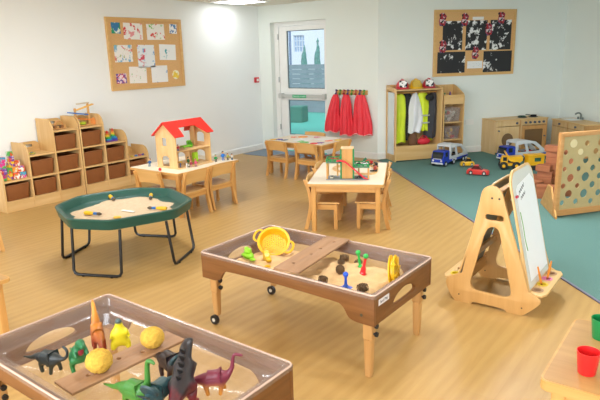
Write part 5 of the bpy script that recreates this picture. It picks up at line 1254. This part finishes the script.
# ================================================================ double sided easel
ES = wood('easel_ply', '#D9AC6E', '#CC9C5C', 'z')
t = thing('double_easel', 'double-sided wooden easel with white board and paint pot trays', 'easel', (-1.075, 3.67, 0), 0)
out = spline([(-.185, .198), (-.28, .150), (-.285, .10), (-.255, .035)], 3)+[(-.225, .0), (-.13, .0)]+spline([(-.12, .002), (-.09, .018), (.08, .018), (.11, .002)], 3)+[(.12, 0), (.20, 0)]+spline([(.215, .01), (.29, .085), (.298, .125), (.232, .160)], 3)+[(.222, .19)]+spline([(.055, .70), (.035, .76), (.0, .79), (-.045, .79), (-.078, .76), (-.09, .70)], 4)
slot = rrect(-.056, .060, .578, .618, .018)
tri = spline([(-.06, .47), (-.035, .525), (.005, .54), (.035, .52), (.052, .46)], 3)+spline([(.125, .17), (.13, .12), (.10, .098), (.06, .095)], 3)[0:]+spline([(-.06, .098), (-.11, .105), (-.13, .14), (-.125, .18)], 3)
for y in (-.25, .25):
    m = MB(); m.plate(out, [slot, tri], .020, 'xz', y, .002); sp_ = m.build('side_panel', ES, t)
    for x in (-.018, .026): MB().cyl(.007, (x, y-.0115, .72), (x, y+.0115, .72), 10).build('screw_cap', plain('screw_dark', '#4A4432', .5), sp_)
    for x, z in ((-.20, .05), (.20, .05)): MB().cyl(.005, (x, y-.0115, z), (x, y+.0115, z), 10).build('screw_cap', plain('screw_dark', '#4A4432', .5), sp_)
lean = math.atan2(.157, .687)
def eboard(s, face, name, hb=.66, lean=lean):
    Mx = Matrix.Translation((s*.228, 0, .14)) @ Matrix.Rotation(-s*lean, 4, 'Y')
    o_ = [(-.232, 0), (.232, 0), (.232, hb)]+[(.232-.10+.10*cos(R(a)), hb+.10*sin(R(a))) for a in range(15, 91, 15)]+[(-.232+.10+.10*cos(R(a)), hb+.10*sin(R(a))) for a in range(90, 180, 15)]+[(-.232, hb)]
    m = MB(); m.plate(o_, [], .012, 'yz', 0, .001, Mx); b_ = m.build(name, W_PLY('z'), t)
    i_ = [(x*.93, .02+z*.955) for x, z in o_]
    m = MB(); m.plate(i_, [], .002, 'yz', s*.0072, 0, Mx); m.build('writing_surface', face, b_)
    m = MB(); m.plate(i_, [], .002, 'yz', -s*.0072, 0, Mx); m.build('back_surface', plain('board_grey', '#8A867A', .5, .05), b_)
    return Mx
Mr = eboard(1, plain('whiteboard', '#D8D9D6', .25, .01), 'white_board')
eboard(-1, plain('chalkboard', '#5E5C54', .6, .05), 'chalk_board', .575, math.atan2(.185, .66))
for s in (-1, 1):
    # tray with paint pot holes
    hs_ = [circ(s*.262, y, .030, 18) for y in (-.165, -.055, .055, .165)]
    m = MB(); m.plate([(s*.21, -.24), (s*.305, -.24), (s*.325, -.20), (s*.325, .20), (s*.305, .24), (s*.21, .24)], hs_, .014, 'xy', .142, .001); m.build('pot_tray', W_PLY('y'), t)
    MB().box(min(s*.195, s*.209), max(s*.195, s*.209), -.24, .24, .09, .17, .002).build('tray_rail', W_BEECH('y'), t)
MB().box(-.15, -.13, -.24, .24, .29, .335, .003).build('stretcher', W_BEECH('y'), t); MB().box(-.02, .02, -.24, .24, .735, .755, .003).build('stretcher', W_BEECH('y'), t)
# paper sheet clipped to the white board, with a drawn scribble
pw = MB(); pw.plate([(-.17, .06), (.205, .06), (.205, .64), (.14, .69), (-.14, .66), (-.17, .64)], [], .0012, 'yz', .0092, 0, Mr)
ps = pw.build('drawing_paper', plain('paper_cool', '#EDEFF4', .7, .01), smooth=False); ps.parent = None; ps.location = (-1.075, 3.67, 0)
tag(ps, 'large white paper sheet pinned to the white board of the easel', 'paper')
def scribble(name, pts, r_, mat):
    m = MB(); m.tube([Mr @ Vector((.0106, y, z)) for y, z in spline(pts, 4)], r_, 5); o = m.build(name, mat, ps); return o
ink = plain('ink_grey', '#4A4C52', .7)
rr = random.Random(4)
scribble('pencil_mark', [(-.13+.013*i, .60+.022*(i % 2)+.004*i) for i in range(10)], .0014, ink)
scribble('pencil_mark', [(-.11+.014*i, .565+.018*(i % 2)+.003*i) for i in range(8)], .0014, ink)
scribble('green_mark', [(-.165, .50), (-.155, .40), (-.16, .33), (-.145, .25)], .003, plain('ink_green', '#6FA35A', .7))
o = MB().box(-.008, .008, -.016, .016, 0, .012, .003).build('paper_clip', plain('clip_red', '#C2274A', .4)); o.parent = t; o.matrix_local = Mr @ Matrix.Translation((.009, -.185, .60)) @ Matrix.Rotation(R(90), 4, 'Y')
for i, (y, c, lab) in enumerate([(-.165, '#5A2E1E', 'dark brown'), (-.055, '#E5C72E', 'yellow'), (.055, '#E58AB0', 'pink'), (.165, '#6A2A26', 'dark red')]):
    p = thing('paint_pot', '%s paint pot sunk in the right tray of the easel' % lab, 'paint pot', (-1.075+.262, 3.67+y, .0), 0, 'paint pots in the easel trays')
    pot = MB().lathe([(.001, .095), (.022, .095), (.027, .148), (.036, .150), (.036, .153), (.025, .153), (.022, .125)], 20, cap=False).build('pot_body', plain('pot'+c, c, .4, .06) if i in (1, 2) else plain('pot_clear', '#B08A68', .4, .06), p)
    MB().lathe([(.001, .126), (.0225, .126)], 20, cap=False).build('paint', plain('pot'+c, c, .4, .06), p)
p = thing('paint_pot', 'yellow paint pot sunk in the left tray of the easel', 'paint pot', (-1.075-.262, 3.67-.165, 0), 0, 'paint pots in the easel trays')
MB().lathe([(.001, .095), (.022, .095), (.027, .148), (.036, .150), (.036, .153), (.025, .153), (.022, .125), (.001, .125)], 20, cap=False).build('pot_body', plain('pot#E5C72E', '#E5C72E', .4, .06), p)
def pbrush(label, y, dx, dy):
    t = thing('paint_brush', label, 'brush', (-1.075+.262, 3.67+y, .128), 0, 'orange paint brushes in the easel pots')
    m = MB(); m.tube([(0, 0, .0), (dx*.2, dy*.2, .03)], .006, 8); m.build('bristles', plain('brush_dark', '#8A4A1E', .8), t)
    m = MB(); m.tube([(dx*.2, dy*.2, .03), (dx*.5, dy*.5, .07), (dx, dy, .14)], [.007, .008, .005], 8); m.build('handle', plain('brush_orange', '#E08A2A', .4), t)
pbrush('orange paint brush leaning left in the yellow paint pot', -.055, -.03, -.02)
pbrush('orange paint brush standing in the pink paint pot', .055, .015, .02)

# ================================================================ outside the door
rubber = plain('playground_green', '#5FC4AE', .9, .05, 5)
m = MB(); m.box(-24, 2, YA+.31, 13.9, -.12, -.03); tag(struct(m.build('playground_floor', rubber, smooth=False)))
m = MB(); m.box(-40, 6, 13.9, 60, -.14, -.04); struct(m.build('ground_outside', plain('paving_grey', '#8B9096', .9, .08), smooth=False))
t = thing('garden_fence', 'grey horizontal board fence across the play yard outside', 'fence', (-10, 13.6, -.04), 0)
fm_ = plain('fence_grey', '#8A9299', .8, .1, 3)
m = MB()
for k in range(10): m.box(-7, 7, -.012, .012, .02+.135*k, .145+.135*k, .002)
m.build('fence_boards', fm_, t)
for k in range(8): MB().box(-6.9+k*1.96, -6.8+k*1.96, .014, .10, 0, 1.42, .004).build('post', fm_, t)
t = thing('outdoor_box', 'dark green square play seat on the yard outside the door', 'seat', (-8.63, 11.55, -.03), R(12))
MB().box(-.19, .19, -.19, .19, 0, .37, .02).build('body', plain('seat_green', '#3E7F6E', .7, .05), t); MB().box(-.20, .20, -.20, .20, .34, .39, .02).build('cushion', plain('seat_green_top', '#4A917F', .7, .05), t)
t = thing('outside_house', 'white house with a tall paned window beyond the fence', 'building', (-13.5, 22, -.04), 0)
wh = plain('render_white', '#F2F4F6', .8, .02)
m = MB(); m.plate([(-3.22, 0), (4.5, 0), (4.5, 5.2), (-3.22, 5.2)], [[(-3.1, 1.75), (-2.48, 1.75), (-2.48, 2.5), (-3.1, 2.5)]], .3, 'xz', .15); m.build('wall', wh, t)
MB().prism([(-3.22, 5.2), (4.5, 5.2), (4.5, 5.4), (.6, 7), (-3.22, 5.4)], -.1, 6, 'xz').build('roof', plain('roof_slate', '#59616B', .8), t)
m = MB(); m.box(-3.1, -2.48, .10, .12, 1.75, 2.5); w = m.build('pane', plain('pane_blue', '#A9C0DC', .15, .05), t)
m = MB()
for x in (-3.1, -2.94, -2.80, -2.64, -2.50): m.box(x-.015, x+.015, .05, .09, 1.75, 2.5)
for z in (1.76, 2.0, 2.25, 2.49): m.box(-3.1, -2.48, .05, .09, z-.015, z+.015)
m.build('window_frame', wh, t)
MB().cyl(.05, (-3.3, .0, 0), (-3.3, .0, 5.2), 10).build('drainpipe', plain('pipe_blue', '#6F84A6', .5), t)
def cypress(label, x, y, h, w):
    t = thing('cypress_tree', label, 'tree', (x, y, -.04), 0, 'cypress trees beyond the fence'); m = MB(); rr = random.Random(int(-x*100))
    prof = [(w*.35, .2), (w*.9, .5), (w, h*.35), (w*.8, h*.55), (w*.5, h*.78), (w*.2, h*.93), (.01, h)]
    prof = spline(prof, 4); m.lathe([(max(a, .01), b) for a, b in prof], 20)
    from mathutils import noise as nz2
    for v in m.bm.verts: v.co += Vector((v.co.x, v.co.y, 0)).normalized()*.06*nz2.noise(v.co*6) if Vector((v.co.x, v.co.y)).length > .02 else Vector()
    m.build('foliage', plain('cypress_green', '#639A8E', .9, .25, 14, bump=.6), t); MB().cyl(.05, (0, 0, 0), (0, 0, .5)).build('trunk', plain('bark', '#5A4636', .9), t)
cypress('left dark cypress tree behind the fence, seen through the door', -11.62, 16, 1.95, .17)
cypress('right and taller dark cypress tree behind the fence, seen through the door', -11.08, 16, 2.15, .15)
sd = bpy.data.lights.new('sun', 'SUN'); sd.energy = 1.6; sd.angle = R(12); so_ = bpy.data.objects.new('sun', sd); col.objects.link(so_); so_.rotation_euler = (R(50), R(8), R(20))
